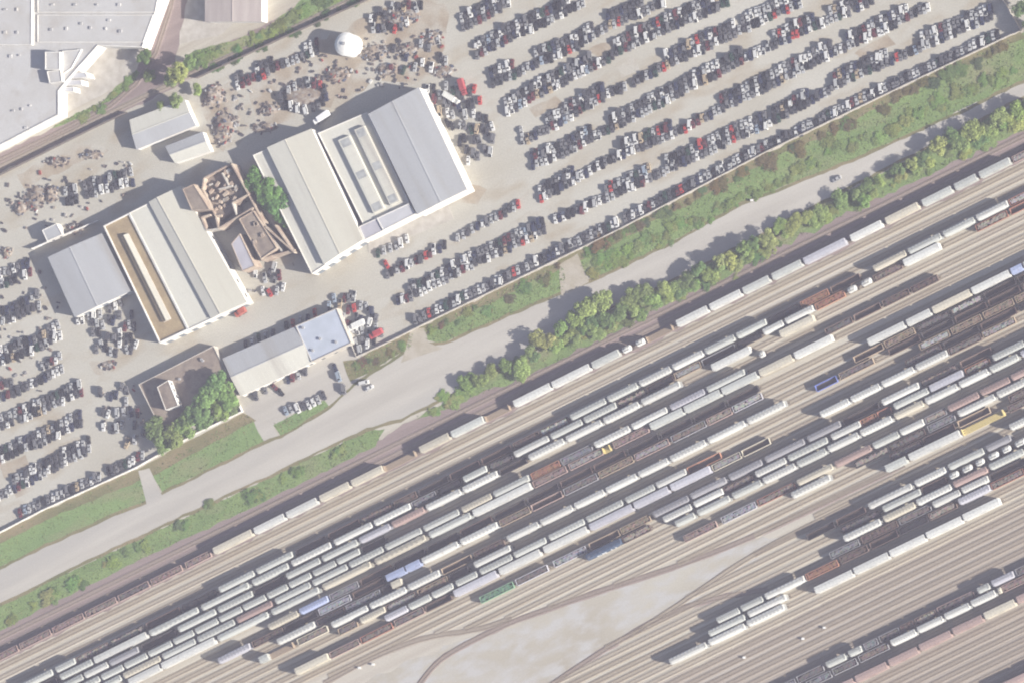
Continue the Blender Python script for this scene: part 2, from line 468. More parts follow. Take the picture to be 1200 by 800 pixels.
# ------------------------------------------------------------------ tracks
TRACKS = []
def track(pts, ball, label, wide=3.3):
    """pts: world polyline on the ground"""
    root = empty('railway_track', (pts[0].x, pts[0].y, 0), label, None)
    root['kind'] = 'structure'
    bb = MB()
    rl = (MB(), MB())
    sl = MB()
    dense = []
    for i in range(len(pts) - 1):
        a, c = pts[i], pts[i + 1]
        L = (c - a).length
        k = max(1, int(L / 12))
        for j in range(k):
            dense.append(a + (c - a) * (j / k))
    dense.append(pts[-1])
    nr = []
    for i, p in enumerate(dense):
        d = dense[min(i + 1, len(dense) - 1)] - dense[max(i - 1, 0)]
        d.normalize()
        nr.append(Vector((-d.y, d.x, 0)))
    z = R.uniform(0.0, 0.02)

    def strip(mb, off0, off1, z0, z1, in0=None, in1=None, jit=0.0):
        in0 = off0 if in0 is None else in0
        in1 = off1 if in1 is None else in1
        rings = []
        for p, n in zip(dense, nr):
            j0 = (R.random() - 0.5) * jit
            j1 = (R.random() - 0.5) * jit
            q = [p + n * (off0 + j0), p + n * in0, p + n * in1, p + n * (off1 + j1)]
            rings.append([(q[0].x, q[0].y, z0), (q[1].x, q[1].y, z1), (q[2].x, q[2].y, z1), (q[3].x, q[3].y, z0)])
        mb.loft(rings)
    strip(bb, wide / 2, -wide / 2, 0.01, 0.12 + z, wide / 2 - 0.4, -wide / 2 + 0.4, 0.5)
    strip(rl[0], 0.79, 0.71, 0.13, 0.32)
    strip(rl[1], -0.71, -0.79, 0.13, 0.32)
    s = 0.0
    for i in range(len(dense) - 1):
        a, c = dense[i], dense[i + 1]
        d = c - a
        L = d.length
        ang = math.atan2(d.y, d.x)
        while s < L:
            p = a + d * (s / L)
            sl.box((p.x, p.y, 0.13 + z), (0.26, 2.5, 0.10), ang)
            s += 0.75
        s -= L
    bb.build('ballast', ball, root)
    o = sl.build('sleepers', M['sleeper'], root)
    o['kind'] = 'stuff'
    for r in rl:
        r.build('rail', M['rail'], root)

def row_track(c, x0, x1, ball, label):
    p0, p1 = row_pt(c, x0), row_pt(c, x1)
    p0.z = p1.z = 0
    track([p0, p1], ball, label)
TR = {740: (-60, 1260), 752: (-60, 1260), 763.5: (-60, 1260), 775: (-60, 1260), 787: (-60, 1260), 799: (-60, 1260)}
for c in (812, 823, 835, 847, 858, 868.5, 884, 895, 906.5, 918, 929.5, 941, 952, 962.5, 973.5, 985, 997):
    TR[c] = (-60, 1260)
TR.update({973.5: (380, 1260), 985: (505, 1260), 997: (540, 1260), 1008: (588, 1260), 1019: (638, 1260), 1030.5: (715, 1260), 1042: (790, 1260), 1053.5: (880, 1260), 1065: (950, 1260),
           1076: (880, 1260), 1087.5: (800, 1260), 1099: (705, 1260), 1111: (560, 1260), 1122.5: (560, 1260), 1134: (560, 1260), 1145: (560, 1260)})
for c in (1155.5, 1167, 1178.5, 1190, 1201.5, 1213, 1225, 1237, 1249, 1260.5, 1272, 1283, 1295, 1307, 1318, 1330, 1341, 1353, 1364, 1376):
    TR[c] = (560, 1260)
for i, c in enumerate(sorted(TR)):
    x0, x1 = TR[c]
    if c < 768:
        ball = M['ballast_dark']
    elif c > 1170:
        ball = M['ballast_grey']
    elif 1000 < c < 1150:
        ball = R.choice((M['ballast_pale'], M['ballast_beige']))
    else:
        ball = R.choice((M['ballast_beige'], M['ballast_beige'], M['ballast_pale']))
    row_track(c, x0, x1, ball, 'straight yard track, %s counted from the road downwards' % ordn(i + 1))
def curve_track(px, ball, label):
    pts = [U(x, y) for x, y in px]
    for _ in range(2):
        q = [pts[0]]
        for a, c in zip(pts[:-1], pts[1:]):
            q += [a * .75 + c * .25, a * .25 + c * .75]
        q.append(pts[-1])
        pts = q
    track(pts, ball, label, 3.0)
curve_track([(470, 830), (493, 799), (512, 775), (540, 757), (575, 740), (605, 726), (700, 693), (800, 661), (880, 630), (985, 580), (1060, 544)], M['ballast_dark'], 'dark curving ladder track above the sand patch')
curve_track([(610, 825), (650, 799), (697, 768), (730, 748), (768, 726), (822, 703), (900, 690)], M['ballast_dark'], 'curving ladder track along the lower edge of the sand')
curve_track([(740, 744), (800, 705), (880, 650), (960, 610), (1000, 590)], M['ballast_beige'], 'curving track leaving the lower ladder towards the parked hoppers')
curve_track([(380, 800), (440, 768), (500, 745), (560, 738), (600, 724)], M['ballast_grey'], 'curving track joining the upper ladder from the left')
def ground_track(px, ball, label):
    track([U(x, y) for x, y in px], ball, label)
ground_track([(-60, 219), (0, 196), (110, 142), (235, 82), (330, 40), (430, -8), (500, -45)], M['ballast_grey'], 'branch track beside the scrapyard fence at upper left')
ground_track([(210, -45), (200, 10), (183, 62), (160, 98), (130, 124), (60, 160), (0, 188), (-60, 211)], M['ballast_dark'], 'curved branch track round the factory corner')

# ------------------------------------------------------------------ railway wagons
def bogie_mesh():
    b = MB()
    for y in (-1.0, 1.0):
        b.box((0, y, 0.72), (2.4, 0.14, 0.36))
        b.box((0, y, 0.50), (0.8, 0.16, 0.3))
    b.box((0, 0, 0.78), (0.5, 2.1, 0.3))
    for x in (-0.88, 0.88):
        for y in (-0.76, 0.76):
            b.cylx(y - 0.06, y + 0.06, x, 0.75, 0.42, 10, 'y')
        b.cylx(-0.7, 0.7, x, 0.75, 0.09, 6, 'y')
    return b.mesh('bogie', M['bogie'])
BOG = bogie_mesh()
def coupler_mesh():
    b = MB()
    b.box((0, 0, 0.98), (1.0, 0.3, 0.3))
    b.box((0.45, 0, 0.98), (0.3, 0.5, 0.4))
    return b.mesh('coupler', M['bogie'])
CPL = coupler_mesh()
WM = {}
def make_hopper(L, var):
    b = MB()
    h = L / 2
    prof = [(-1.52, 1.35), (1.52, 1.35), (1.56, 3.9), (1.25, 4.42), (0.55, 4.6), (-0.55, 4.6), (-1.25, 4.42), (-1.56, 3.9)]
    def ring(x, sc, zs, low):
        return [(x, y * sc, (1.35 + low if z < 1.5 else 1.35 + (z - 1.35) * zs)) for y, z in prof]
    b.loft([ring(-h + 0.55, 0.86, 0.965, 1.6), ring(-h + 1.15, 1, 1, 1.2), ring(-h + 3.0, 1, 1, 0), ring(h - 3.0, 1, 1, 0), ring(h - 1.15, 1, 1, 1.2), ring(h - 0.55, 0.86, 0.965, 1.6)])
    if var:
        n = int(L / 1.5)
        for i in range(n):
            x = -h + 1.5 + i * (L - 3.0) / (n - 1)
            for y in (-1.6, 1.6):
                b.box((x, y, 2.75), (0.12, 0.1, 2.2))
    nb = 3 if L > 14 else 2
    for i in range(nb):
        x = (i - (nb - 1) / 2) * (L - 6) / nb
        w = (L - 6) / nb * 0.45
        b.loft([[(x - w, -1.35, 1.36), (x + w, -1.35, 1.36), (x + w, 1.35, 1.36), (x - w, 1.35, 1.36)], [(x - .35, -.6, .55), (x + .35, -.6, .55), (x + .35, .6, .55), (x - .35, .6, .55)]])
    b.box((0, 0, 1.15), (L - 0.8, 0.5, 0.3))
    for s in (-1, 1):
        b.box((s * (h - 0.75), 0, 1.2), (1.1, 2.7, 0.14))
        for y in (-1.2, 1.2):
            b.box((s * (h - 0.6), y, 2.2), (0.1, 0.12, 2.0))
    W = MB()
    W.box((0, 0, 4.69), (L - 0.9, 0.55, 0.05))
    for x in (-h + 0.9, h - 0.9):
        W.box((x, 0, 4.65), (0.45, 2.4, 0.05))
    H = MB()
    n = 8 if L > 14 else 6
    for i in range(n):
        x = (i - (n - 1) / 2) * (L - 4) / n
        for y in ((-0.75, 0.75) if var else (0.72,)):
            H.cyl((x, y), 0.36, 4.48, 4.68, 8)
    Ld = MB()
    for s in (-1, 1):
        for y in (-1.5, 1.5):
            for k in range(6):
                Ld.box((s * (h - 1.3), y * 1.05, 1.6 + k * 0.4), (0.45, 0.05, 0.05))
    return [('body', b.mesh('hopper_body', M['paint']), 1.0), ('roof_walkway', W.mesh('roof_walkway', M['paint']), 0.72), ('roof_hatches', H.mesh('roof_hatches', M['paint']), 0.82), ('ladder', Ld.mesh('ladder', M['walk']), 0)]

def make_box(L, var):
    h = L / 2 - 0.35
    b = MB()
    b.loft([[(x, -1.5, 1.05), (x, 1.5, 1.05), (x, 1.5, 4.45), (x, -1.5, 4.45)] for x in (-h, h)])
    n = int(L / 1.4)
    for i in range(n):
        x = -h + 0.4 + i * (2 * h - 0.8) / (n - 1)
        if abs(x) < 1.7:
            continue
        for y in (-1.53, 1.53):
            b.box((x, y, 2.75), (0.10, 0.08, 3.2))
    b.box((0, 0, 0.95), (L - 0.8, 0.5, 0.25))
    r = MB()
    r.loft([[(x, -1.55, 4.452), (x, -1.55, 4.52), (x, 0, 4.68), (x, 1.55, 4.52), (x, 1.55, 4.452)] for x in (-h - 0.04, h + 0.04)])
    for i in range(n):
        x = -h + 0.4 + i * (2 * h - 0.8) / (n - 1)
        for s in (-1, 1):
            r.add([(x - .05, s * 1.56, 4.52), (x + .05, s * 1.56, 4.52), (x + .05, 0, 4.74), (x - .05, 0, 4.74), (x, s * 1.56, 4.585), (x, 0, 4.76)],
                  [(0, 3, 5, 4), (1, 2, 5, 4), (0, 1, 4), (3, 2, 5)])
    d = MB()
    for s in (-1, 1):
        d.box((0, s * 1.56, 2.65), (3.1, 0.08, 3.0))
        for x in (-1.0, 0, 1.0):
            d.box((x, s * 1.61, 2.65), (0.08, 0.06, 2.9))
    Ld = MB()
    for s in (-1, 1):
        for k in range(7):
            Ld.box((s * (h - 0.4), s * 1.6, 1.4 + k * 0.42), (0.5, 0.05, 0.05))
    return [('body', b.mesh('boxcar_body', M['paint']), 1.0), ('roof', r.mesh('boxcar_roof', M['paint']), 1.05), ('sliding_door', d.mesh('sliding_door', M['paint']), 0.85), ('ladder', Ld.mesh('ladder', M['walk']), 0)]

def make_gon(L, var, top=2.7):
    h = L / 2 - 0.4
    b = MB()
    b.box((0, 0, 1.12), (2 * h, 2.9, 0.16))
    for s in (-1, 1):
        b.box((0, s * 1.47, (1.2 + top) / 2), (2 * h, 0.1, top - 1.2))
        b.box((0, s * 1.50, top + 0.04), (2 * h + 0.1, 0.12, 0.1))
        b.box((s * h, 0, (1.2 + top) / 2), (0.1, 2.84, top - 1.2))
        b.box((s * h, 0, top + 0.03), (0.12, 2.8, 0.09))
        n = int(L / 1.5)
        for i in range(n):
            b.box((-h + 0.5 + i * (2 * h - 1.0) / (n - 1), s * 1.57, (1.2 + top) / 2), (0.14, 0.12, top - 1.25))
    b.box((0, 0, 0.92), (L - 0.8, 0.5, 0.24))
    f = MB()
    f.box((0, 0, 1.23), (2 * h - 0.2, 2.7, 0.05))
    return [('body', b.mesh('gondola_body', M['paint']), 1.0), ('floor', f.mesh('gondola_floor', M['bogie']), 0)]

def make_flat(L, var):
    h = L / 2 - 0.4
    b = MB()
    b.box((0, 0, 1.1), (2 * h, 2.9, 0.3))
    b.box((0, 0, 0.85), (L - 4, 0.7, 0.3))
    for s in (-1, 1):
        for i in range(10):
            b.box((-h + 0.7 + i * (2 * h - 1.4) / 9, s * 1.48, 1.16), (0.2, 0.1, 0.26))
    k = MB()
    for s in (-1, 1):
        k.box((s * (h - 0.3), 0, 2.2), (0.3, 2.8, 1.9))
        for y in (-1, 0, 1):
            k.box((s * (h - 0.75), y, 1.8), (0.6, 0.12, 1.1))
    d = MB()
    for i in range(12):
        d.box((-h + 1.3 + i * (2 * h - 2.6) / 11, 0, 1.28), ((2 * h - 2.6) / 12.5, 2.7, 0.07))
    return [('body', b.mesh('flat_body', M['paint']), 1.0), ('bulkhead', k.mesh('bulkhead', M['paint']), 1.0), ('deck_boards', d.mesh('deck_boards', M['paint']), 0.85)]

def make_tank(L, var):
    h = L / 2 - 0.7
    b = MB()
    n = 16
    a = [2 * math.pi * i / n for i in range(n)]
    rings = []
    for x, r in ((-h, 0.5), (-h + .12, 1.0), (-h + 0.5, 1.42), (-h + .9, 1.5), (h - .9, 1.5), (h - 0.5, 1.42), (h - .12, 1.0), (h, 0.5)):
        rings.append([(x, r * math.cos(t), 2.75 + r * math.sin(t)) for t in a])
    b.loft(rings)
    f = MB()
    f.box((0, 0, 1.05), (L - 0.8, 0.8, 0.3))
    for s in (-1, 1):
        f.box((s * (h - 1), 0, 1.35), (0.5, 2.2, 0.5))
        f.box((s * (h + .2), 0, 1.2), (0.6, 2.7, 0.12))
    d = MB()
    d.cyl((0, 0), 0.55, 4.15, 4.62, 12)
    w = MB()
    w.box((0, 0.8, 4.28), (2.6, 0.5, 0.05))
    w.box((0, -0.8, 4.28), (2.6, 0.5, 0.05))
    return [('tank', b.mesh('tank_shell', M['paint']), 1.0), ('frame', f.mesh('tank_frame', M['bogie']), 0), ('dome', d.mesh('tank_dome', M['paint']), 0.9), ('walkway', w.mesh('tank_walkway', M['walk']), 0)]

KIND = {'h': (make_hopper, 'covered_hopper_wagon', 'covered hopper', 4.6, 'covered hopper wagons in the yard'),
        'x': (make_box, 'box_wagon', 'boxcar', 4.6, 'boxcars in the yard'),
        'g': (make_gon, 'gondola_wagon', 'open gondola', 2.7, 'open gondola wagons in the yard'),
        'f': (make_flat, 'flat_wagon', 'bulkhead flat wagon', 1.3, 'flat wagons in the yard'),
        't': (make_tank, 'tank_wagon', 'tank wagon', 4.0, 'tank wagons in the yard')}
WC = {'w': ('white', (0.53, 0.535, 0.51)), 'p': ('pale grey', (0.43, 0.445, 0.42)), 'c': ('cream', (0.47, 0.44, 0.36)), 'g': ('mid grey', (0.27, 0.27, 0.285)), 'd': ('dark', (0.055, 0.05, 0.052)),
      'b': ('brown', (0.165, 0.12, 0.10)), 'r': ('red brown', (0.30, 0.14, 0.10)), 'o': ('orange', (0.40, 0.205, 0.13)), 'k': ('pinkish', (0.34, 0.25, 0.225)), 'l': ('pale lilac', (0.42, 0.42, 0.46)),
      'u': ('blue', (0.15, 0.20, 0.50)), 'U': ('light blue', (0.32, 0.37, 0.53)), 'n': ('green', (0.20, 0.35, 0.23)), 't': ('tan', (0.33, 0.26, 0.19)), 'y': ('yellow', (0.52, 0.43, 0.19)), 'v': ('dark blue', (0.055, 0.085, 0.14))}
ROWS = {}
def row(c, *specs):
    ROWS.setdefault(c, []).extend(specs)
def rg(x0, x1, n, code):
    st = (x1 - x0) / n
    return [(x0 + i * st + 0.8, x0 + (i + 1) * st - 0.8, code) for i in range(n)]
row(763.5, *rg(-55, 214, 7, 'gk'), (217, 247, 'gk'), (249, 295, 'xc'), (297, 333, 'xw'), (335, 371, 'xw'), (374, 409, 'xc'), (411, 448, 'xc'), (450, 489, 'ft'), (491, 526, 'xc'), (528, 566, 'xp'), (569, 599, 'ft'),
    (601, 645, 'xw'), (646, 691, 'xw'), (693, 725, 'xp'), (727, 740, 'tw'), (743, 756, 'tw'), (758, 790, 'ft'), (792, 829, 'xw'), (831, 868, 'xw'), (870, 901, 'xp'), (904, 939, 'xp'), (941, 991, 'xl'), (996, 1033, 'xw'),
    (1037, 1076, 'xc'), (1080, 1115, 'xp'), (1118, 1144, 'xp'), (1147, 1183, 'xp'), (1186, 1222, 'gk'), (1224, 1260, 'xp'))
row(812, (25, 61.5, 'hp'), (64, 88, 'hp'), (89, 127, 'gb'), *rg(128, 254, 3, 'gd'), (255, 298, 'hp'), (299, 343, 'hp'), *rg(345, 461, 3, 'gd'), (462, 488, 'gb'), *rg(489, 600, 3, 'gd'), (601, 632, 'gb'), (633, 666, 'gd'),
    (667, 710, 'hp'), (711, 747, 'hp'), (748, 786, 'hw'), (787, 824, 'hw'), (825, 861, 'hp'), (862, 898, 'hp'), (899, 937, 'gd'), (938, 971, 'go'), (973, 1008, 'gb'), (1022, 1062, 'hc'), (1063, 1103, 'hp'), (1104, 1142, 'hp'), (1143, 1181, 'hw'), (1182, 1218, 'gr'), (1220, 1258, 'gr'))
row(823, (20, 67, 'gd'), (69, 108, 'hp'), (109, 172, 'xw'), (173, 233, 'hp'), (234, 292, 'hp'), (294, 338, 'hp'), (340, 388, 'hw'), (390, 436, 'hw'), (437, 481, 'hw'), (482, 511, 'gg'), (512, 541, 'gd'), (542, 570, 'hp'), (572, 600, 'gd'),
    (601, 643, 'hw'), (644, 682, 'hp'), (683, 722, 'hp'), (723, 757, 'gd'), (758, 789, 'gd'), (790, 821, 'gt'), (822, 862, 'gg'), (863, 892, 'gd'), (893, 918, 'hw'), (919, 953, 'hw'), (955, 990, 'go'), (991, 1004, 'tw'), (1007, 1022, 'tw'), (1023, 1057, 'gb'), (1058, 1101, 'xw'), (1143, 1181, 'gr'), (1183, 1221, 'gr'))
row(835, (60, 97, 'hp'), (98, 126, 'hw'), (127, 162, 'hg'), (165, 206, 'gd'), (207, 253, 'hp'), (254, 296, 'hp'), (297, 333, 'gd'), (334, 375, 'hp'), (376, 419, 'hp'), (420, 457, 'hl'), (458, 497, 'hk'), (498, 540, 'hw'), (541, 583, 'hw'), (585, 617, 'gd'),
    (618, 661, 'hw'), (662, 705, 'hw'), (706, 749, 'hw'), (750, 797, 'hw'), (833, 879, 'xw'), (913, 953, 'xc'))
row(847, (75, 117, 'hp'), (118, 144, 'hp'), (145, 172, 'hp'), (173, 201, 'hp'), (202, 227, 'hp'), (228, 255, 'hp'), (256, 283, 'hp'), (284, 311, 'hp'), (312, 337, 'hp'), (338, 364, 'hp'), (366, 393, 'hp'), (394, 421, 'hp'), (424, 452, 'gd'), (888, 896, 'tw'))
row(858, (102, 142, 'hp'), (143, 188, 'hc'), (189, 229, 'hp'), (230, 275, 'hp'), (276, 319, 'hk'), (321, 364, 'hp'), (365, 407, 'hp'), (408, 449, 'hp'), (450, 494, 'hp'), (495, 538, 'hp'), (540, 576, 'hc'), (577, 620, 'hp'), (622, 656, 'go'), (657, 694, 'gg'), (695, 738, 'hw'), (739, 782, 'hw'), (784, 826, 'hl'), (827, 873, 'hp'),
    *rg(966, 1100, 4, 'gb'))
row(868.5, (150, 187, 'xw'), (188, 252, 'xw'), (253, 315, 'hp'), (316, 374, 'hp'), (376, 435, 'hc'), (437, 499, 'hc'), (501, 552, 'hp'), (553, 622, 'xw'), (624, 664, 'gk'), (666, 706, 'gk'), (707, 717, 'fy'), (718, 760, 'gk'), (761, 800, 'xp'), (801, 844, 'xp'), (845, 887, 'xp'), (889, 928, 'xc'), (930, 975, 'xw'))
row(884, (313, 349, 'hc'), (350, 384, 'hU'), (386, 420, 'gg'), *rg(421, 890, 12, 'gd'))
row(895, (254, 293, 'hl'), (295, 332, 'gb'), (333, 372, 'gd'), (373, 411, 'gl'), *rg(412, 451, 1, 'gd'), (452, 474, 'xU'), (475, 492, 'xU'), (493, 537, 'hw'), (538, 583, 'hw'), (585, 621, 'gt'), (622, 659, 'gk'), (660, 700, 'gg'), (701, 742, 'gt'), (743, 784, 'gk'), (786, 827, 'gg'), (828, 857, 'gk'), (858, 893, 'gl'),
    (1016, 1060, 'xw'), (1062, 1090, 'xw'), (1092, 1137, 'xc'), (1138, 1183, 'xw'), (1184, 1198, 'xU'), (1199, 1240, 'xp'))
row(906.5, (323, 369, 'hw'), (371, 404, 'gd'), (405, 446, 'gg'), (448, 457, 'gd'), (458, 470, 'xc'), (1000, 1035, 'gt'), (1036, 1072, 'gt'), *rg(1074, 1230, 4, 'gd'))
row(918, (303, 314, 'xp'), (315, 346, 'ft'), (348, 384, 'gc'), (387, 431, 'hw'), (432, 476, 'hw'), (477, 515, 'hw'), (517, 553, 'gt'), (555, 591, 'gb'), (593, 631, 'hw'), (632, 671, 'hw'), (672, 708, 'hw'), (709, 746, 'hw'), (747, 783, 'hw'), (784, 827, 'hw'), (828, 873, 'hw'), (874, 920, 'hw'), (955, 981, 'gu'), (983, 1024, 'gt'), *rg(1040, 1235, 5, 'gd'))
row(929.5, (396, 419, 'gt'), (421, 451, 'hc'), (452, 487, 'gb'), (489, 525, 'gt'), (526, 549, 'gd'), (554, 598, 'hw'), *rg(1076, 1226, 4, 'gt'))
row(941, (450, 477, 'hl'), (478, 504, 'hp'), (505, 531, 'hp'), (533, 559, 'hp'), (561, 600, 'hp'), (601, 640, 'hp'), (642, 685, 'hp'), (686, 730, 'hp'), (732, 767, 'hp'), (768, 804, 'hw'), (805, 845, 'go'), *rg(1060, 1236, 4, 'gd'))
row(952, (345, 384, 'xc'), (386, 421, 'gk'), (422, 460, 'gr'), (462, 497, 'gk'), (498, 529, 'gd'), (531, 582, 'xl'), (584, 633, 'xw'), (636, 688, 'xw'), (690, 741, 'xl'), (742, 783, 'xl'), (785, 832, 'xl'), (834, 868, 'gc'), (869, 902, 'gc'),
    (960, 995, 'hw'), (996, 1031, 'hw'), (1032, 1071, 'hw'), (1072, 1110, 'hw'), (1111, 1150, 'gb'), (1151, 1190, 'gt'))
row(973.5, (562, 602, 'gn'), (604, 642, 'gl'), (648, 687, 'gl'), (690, 726, 'gt'), (727, 762, 'gt'), (764, 807, 'hg'), (808, 851, 'hg'), (853, 893, 'hg'), (895, 943, 'hg'), (945, 985, 'hg'), (987, 1030, 'gd'), (1032, 1077, 'hw'), (1079, 1122, 'gd'), (1125, 1162, 'gb'))
row(985, (685, 728, 'hv'), (729, 762, 'gd'), (776, 810, 'hw'), (812, 847, 'hw'), (848, 882, 'gd'), (884, 921, 'hw'), (922, 970, 'hp'), (973, 1008, 'hw'), (1008.5, 1027, 'go'), (1027.5, 1045, 'gr'), (1046, 1088, 'hp'), (1089, 1128, 'xl'), (1131, 1160, 'go'), (1162, 1200, 'hp'), (1201, 1240, 'hp'))
row(997, (790, 814, 'hp'), (816, 855, 'hp'), (857, 892, 'hp'), (893, 932, 'hw'), (933, 968, 'hp'), (969, 1006, 'hw'), (1007, 1045, 'hw'), (1047, 1082, 'hc'), (1083, 1122, 'hw'), (1123, 1158, 'hw'), (1159, 1193, 'hp'), (1195, 1235, 'hl'))
row(1019, (801, 840, 'gk'), (845, 886, 'gl'), (887, 932, 'gr'), (933, 976, 'hc'), (977, 1021, 'hk'), (1022, 1053, 'hp'), (1054, 1082, 'hw'), (1084, 1109, 'gg'), (1110, 1147, 'hk'), (1148, 1183, 'hk'), (1184, 1222, 'hk'))
row(1030.5, (926, 973, 'hw'), *rg(1000, 1085, 2, 'gd'), (1087, 1119, 'gg'), (1121, 1166, 'hw'), (1167, 1208, 'hw'), (1209, 1245, 'hw'))
row(1042, *rg(1042, 1120, 2, 'gd'), (1122, 1160, 'gt'), (1182, 1220, 'gb'))
row(1053.5, (1037, 1062, 'xp'), (1064, 1125, 'xw'), (1127, 1179, 'fy'), (1181, 1218, 'gb'))
row(1076, (1182, 1217, 'hw'))
row(1087.5, (945, 978, 'gd'), (980, 1014, 'gd'), (1016, 1069, 'hw'), (1071, 1108, 'hw'), (1110, 1153, 'hp'), (1155, 1184, 'hg'))
row(1099, (985, 1031, 'gd'), (1033, 1079, 'hp'), (1080, 1109, 'gd'), (1110.5, 1124, 'tw'), (1125.5, 1140, 'tw'), (1141.5, 1154, 'tw'), (1156, 1171, 'tw'), (1172.5, 1185, 'tw'), (1187, 1203, 'tw'), (1205, 1225, 'tw'))
row(1111, (987, 1032, 'hw'), (1034, 1072, 'hc'), (1073, 1115, 'hw'), (1116, 1157, 'hk'), (1158, 1200, 'hp'), (1201, 1240, 'hp'))
row(1122.5, (972, 1007, 'gg'), (1009, 1052, 'gb'), (1053, 1091, 'gg'), (1092, 1125, 'hw'), (1126, 1158, 'hw'), (1159, 1202, 'gd'))
row(1134, (839, 866, 'hp'), (867, 894, 'hp'), (895, 943, 'hw'), (944, 982, 'go'), (984, 1017, 'gb'), (1019, 1052, 'gd'), (1053, 1087, 'gd'), (1088, 1121, 'gb'), (1122, 1160, 'hl'), (1161, 1200, 'gr'), (1201, 1240, 'gr'))
row(1145, (829, 873, 'hp'), (875, 921, 'hw'))
row(1155.5, (783, 828, 'hw'), (829, 873, 'hw'), (874, 919, 'hw'), (954, 999, 'xw'), (1000, 1041, 'xw'), (1042, 1084, 'xw'), (1085, 1127, 'xw'), (1128, 1171, 'xw'))
row(1249, *rg(900, 966, 2, 'gg'), (967, 991, 'hp'), (993, 1010, 'hp'), (1012, 1029, 'gg'), (1030, 1054, 'gg'), (1055, 1071, 'gb'), (1072, 1097, 'gb'), (1098, 1142, 'gk'), (1144, 1160, 'hp'), (1161, 1188, 'hl'), (1190, 1222, 'gg'))
row(1260.5, *rg(914, 1005, 3, 'gg'), (1006, 1041, 'gg'), (1043, 1073, 'hw'), (1074, 1105, 'hw'), (1106, 1136, 'hw'), (1137, 1166, 'hw'), (1168, 1173.5, 'tc'), (1174, 1212, 'gk'), (1213, 1246, 'gk'))
row(1283, *rg(925, 1001, 2, 'xk'), (1002, 1039, 'xk'), (1041, 1075, 'xk'), (1077, 1114, 'xk'), (1116, 1151, 'xk'), (1153, 1189, 'xc'), (1191, 1228, 'xk'))
row(1376, (1130, 1168, 'gb'), (1170, 1206, 'xk'), (1208, 1244, 'xk'))
LOADS = []
rownum = 0
BLUE_WAGON = None
for c in sorted(ROWS):
    rownum += 1
    p0, p1 = row_pt(c, 0), row_pt(c, 1200)
    p0.z = p1.z = 0
    d = (p1 - p0).normalized()
    LEN = (p1 - p0).length
    specs = sorted(ROWS[c])
    vis = 0
    for (x0, x1, code) in specs:
        fn, oname, phrase, ht, group = KIND[code[0]]
        ts = []
        for X in (x0, x1):
            t = LEN * X / 1200
            for _ in range(4):
                X2 = P(p0 + d * t + Vector((0, 0, ht)))[0]
                t += (X - X2) * LEN / 1200
            ts.append(t)
        mid = p0 + d * ((ts[0] + ts[1]) / 2)
        L = ts[1] - ts[0]
        if x1 < -3 or P(mid)[1] > 812:
            continue
        vis += 1
        cname, col = WC[code[1]]
        nomL = 16 if L > 12.5 else (11 if L > 8 else 6)
        var = 1 if R.random() < 0.45 else 0
        key = (code[0], nomL, var)
        if key not in WM:
            WM[key] = fn(nomL, var)
        label = '%s %s, %s wagon from left, %s wagon row below the tree belt' % (cname, phrase, ordn(max(vis, 1)), ordn(rownum))
        o = empty(oname, (mid.x, mid.y, 0.0), label, 'wagon', group, TANG)
        o.scale = (L / nomL, 1, 1)
        k = R.uniform(0.88, 1.08)
        cc = [min(0.85, q * k) for q in col]
        if code[0] == 'g' and code[1] == 'd' and R.random() < 0.45:
            cc = (0.10, 0.07, 0.06)
        for pn, me, f in WM[key]:
            q = child(pn, me, o, [min(0.85, q * f) for q in cc] if f else None)
            if pn in ('roof_hatches', 'ladder', 'deck_boards', 'walkway'):
                q['kind'] = 'stuff'
        if nomL > 7:
            for s in (-1, 1):
                q = child('bogie', BOG, o)
                q.location = (s * (nomL / 2 - 2.4), 0, 0)
                q = child('coupler', CPL, o)
                q.location = (s * (nomL / 2 - 0.1), 0, 0)
                q.rotation_euler = (0, 0, 0 if s > 0 else math.pi)
        else:
            q = child('bogie', BOG, o)
            q.scale = (1.2, 1, 1)
        if code == 'hv':
            BLUE_WAGON = o
        if code[0] == 'g' and R.random() < (0.35 if code[1] in 'du' else 0.85):
            LOADS.append((mid, L, d, col))
# white letters on the flank of the dark blue hopper
lm = MB()
def letter_strokes(ch, x, z, w, h):
    t = w * 0.22
    y = -1.63
    if ch == 'C':
        S = [(x + t / 2, z + h / 2, t, h), (x + w / 2, z + t / 2, w, t), (x + w / 2, z + h - t / 2, w, t)]
        for (cx, cz, sx, sz) in S:
            lm.box((cx, y, cz), (sx, 0.04, sz))
    if ch == 'N':
        lm.box((x + t / 2, y, z + h / 2), (t, 0.04, h))
        lm.box((x + w - t / 2, y, z + h / 2), (t, 0.04, h))
        lm.add([(x, y - .025, z + h), (x + t * 1.3, y - .025, z + h), (x + w, y - .025, z), (x + w - t * 1.3, y - .025, z), (x, y + .02, z + h), (x + t * 1.3, y + .02, z + h), (x + w, y + .02, z), (x + w - t * 1.3, y + .02, z)],
               [(0, 1, 2, 3), (4, 7, 6, 5), (0, 3, 7, 4), (1, 5, 6, 2)])
    if ch == '|':
        lm.box((x + w / 2, y, z + h / 2), (t * 1.6, 0.04, h))
letter_strokes('C', -3.6, 1.75, 1.7, 2.0)
letter_strokes('N', -1.4, 1.75, 1.7, 2.0)
letter_strokes('|', 2.0, 1.9, 1.2, 1.6)
letter_strokes('|', 3.9, 1.9, 1.2, 1.6)
child('lettering', lm.mesh('lettering', M['white_let']), BLUE_WAGON)

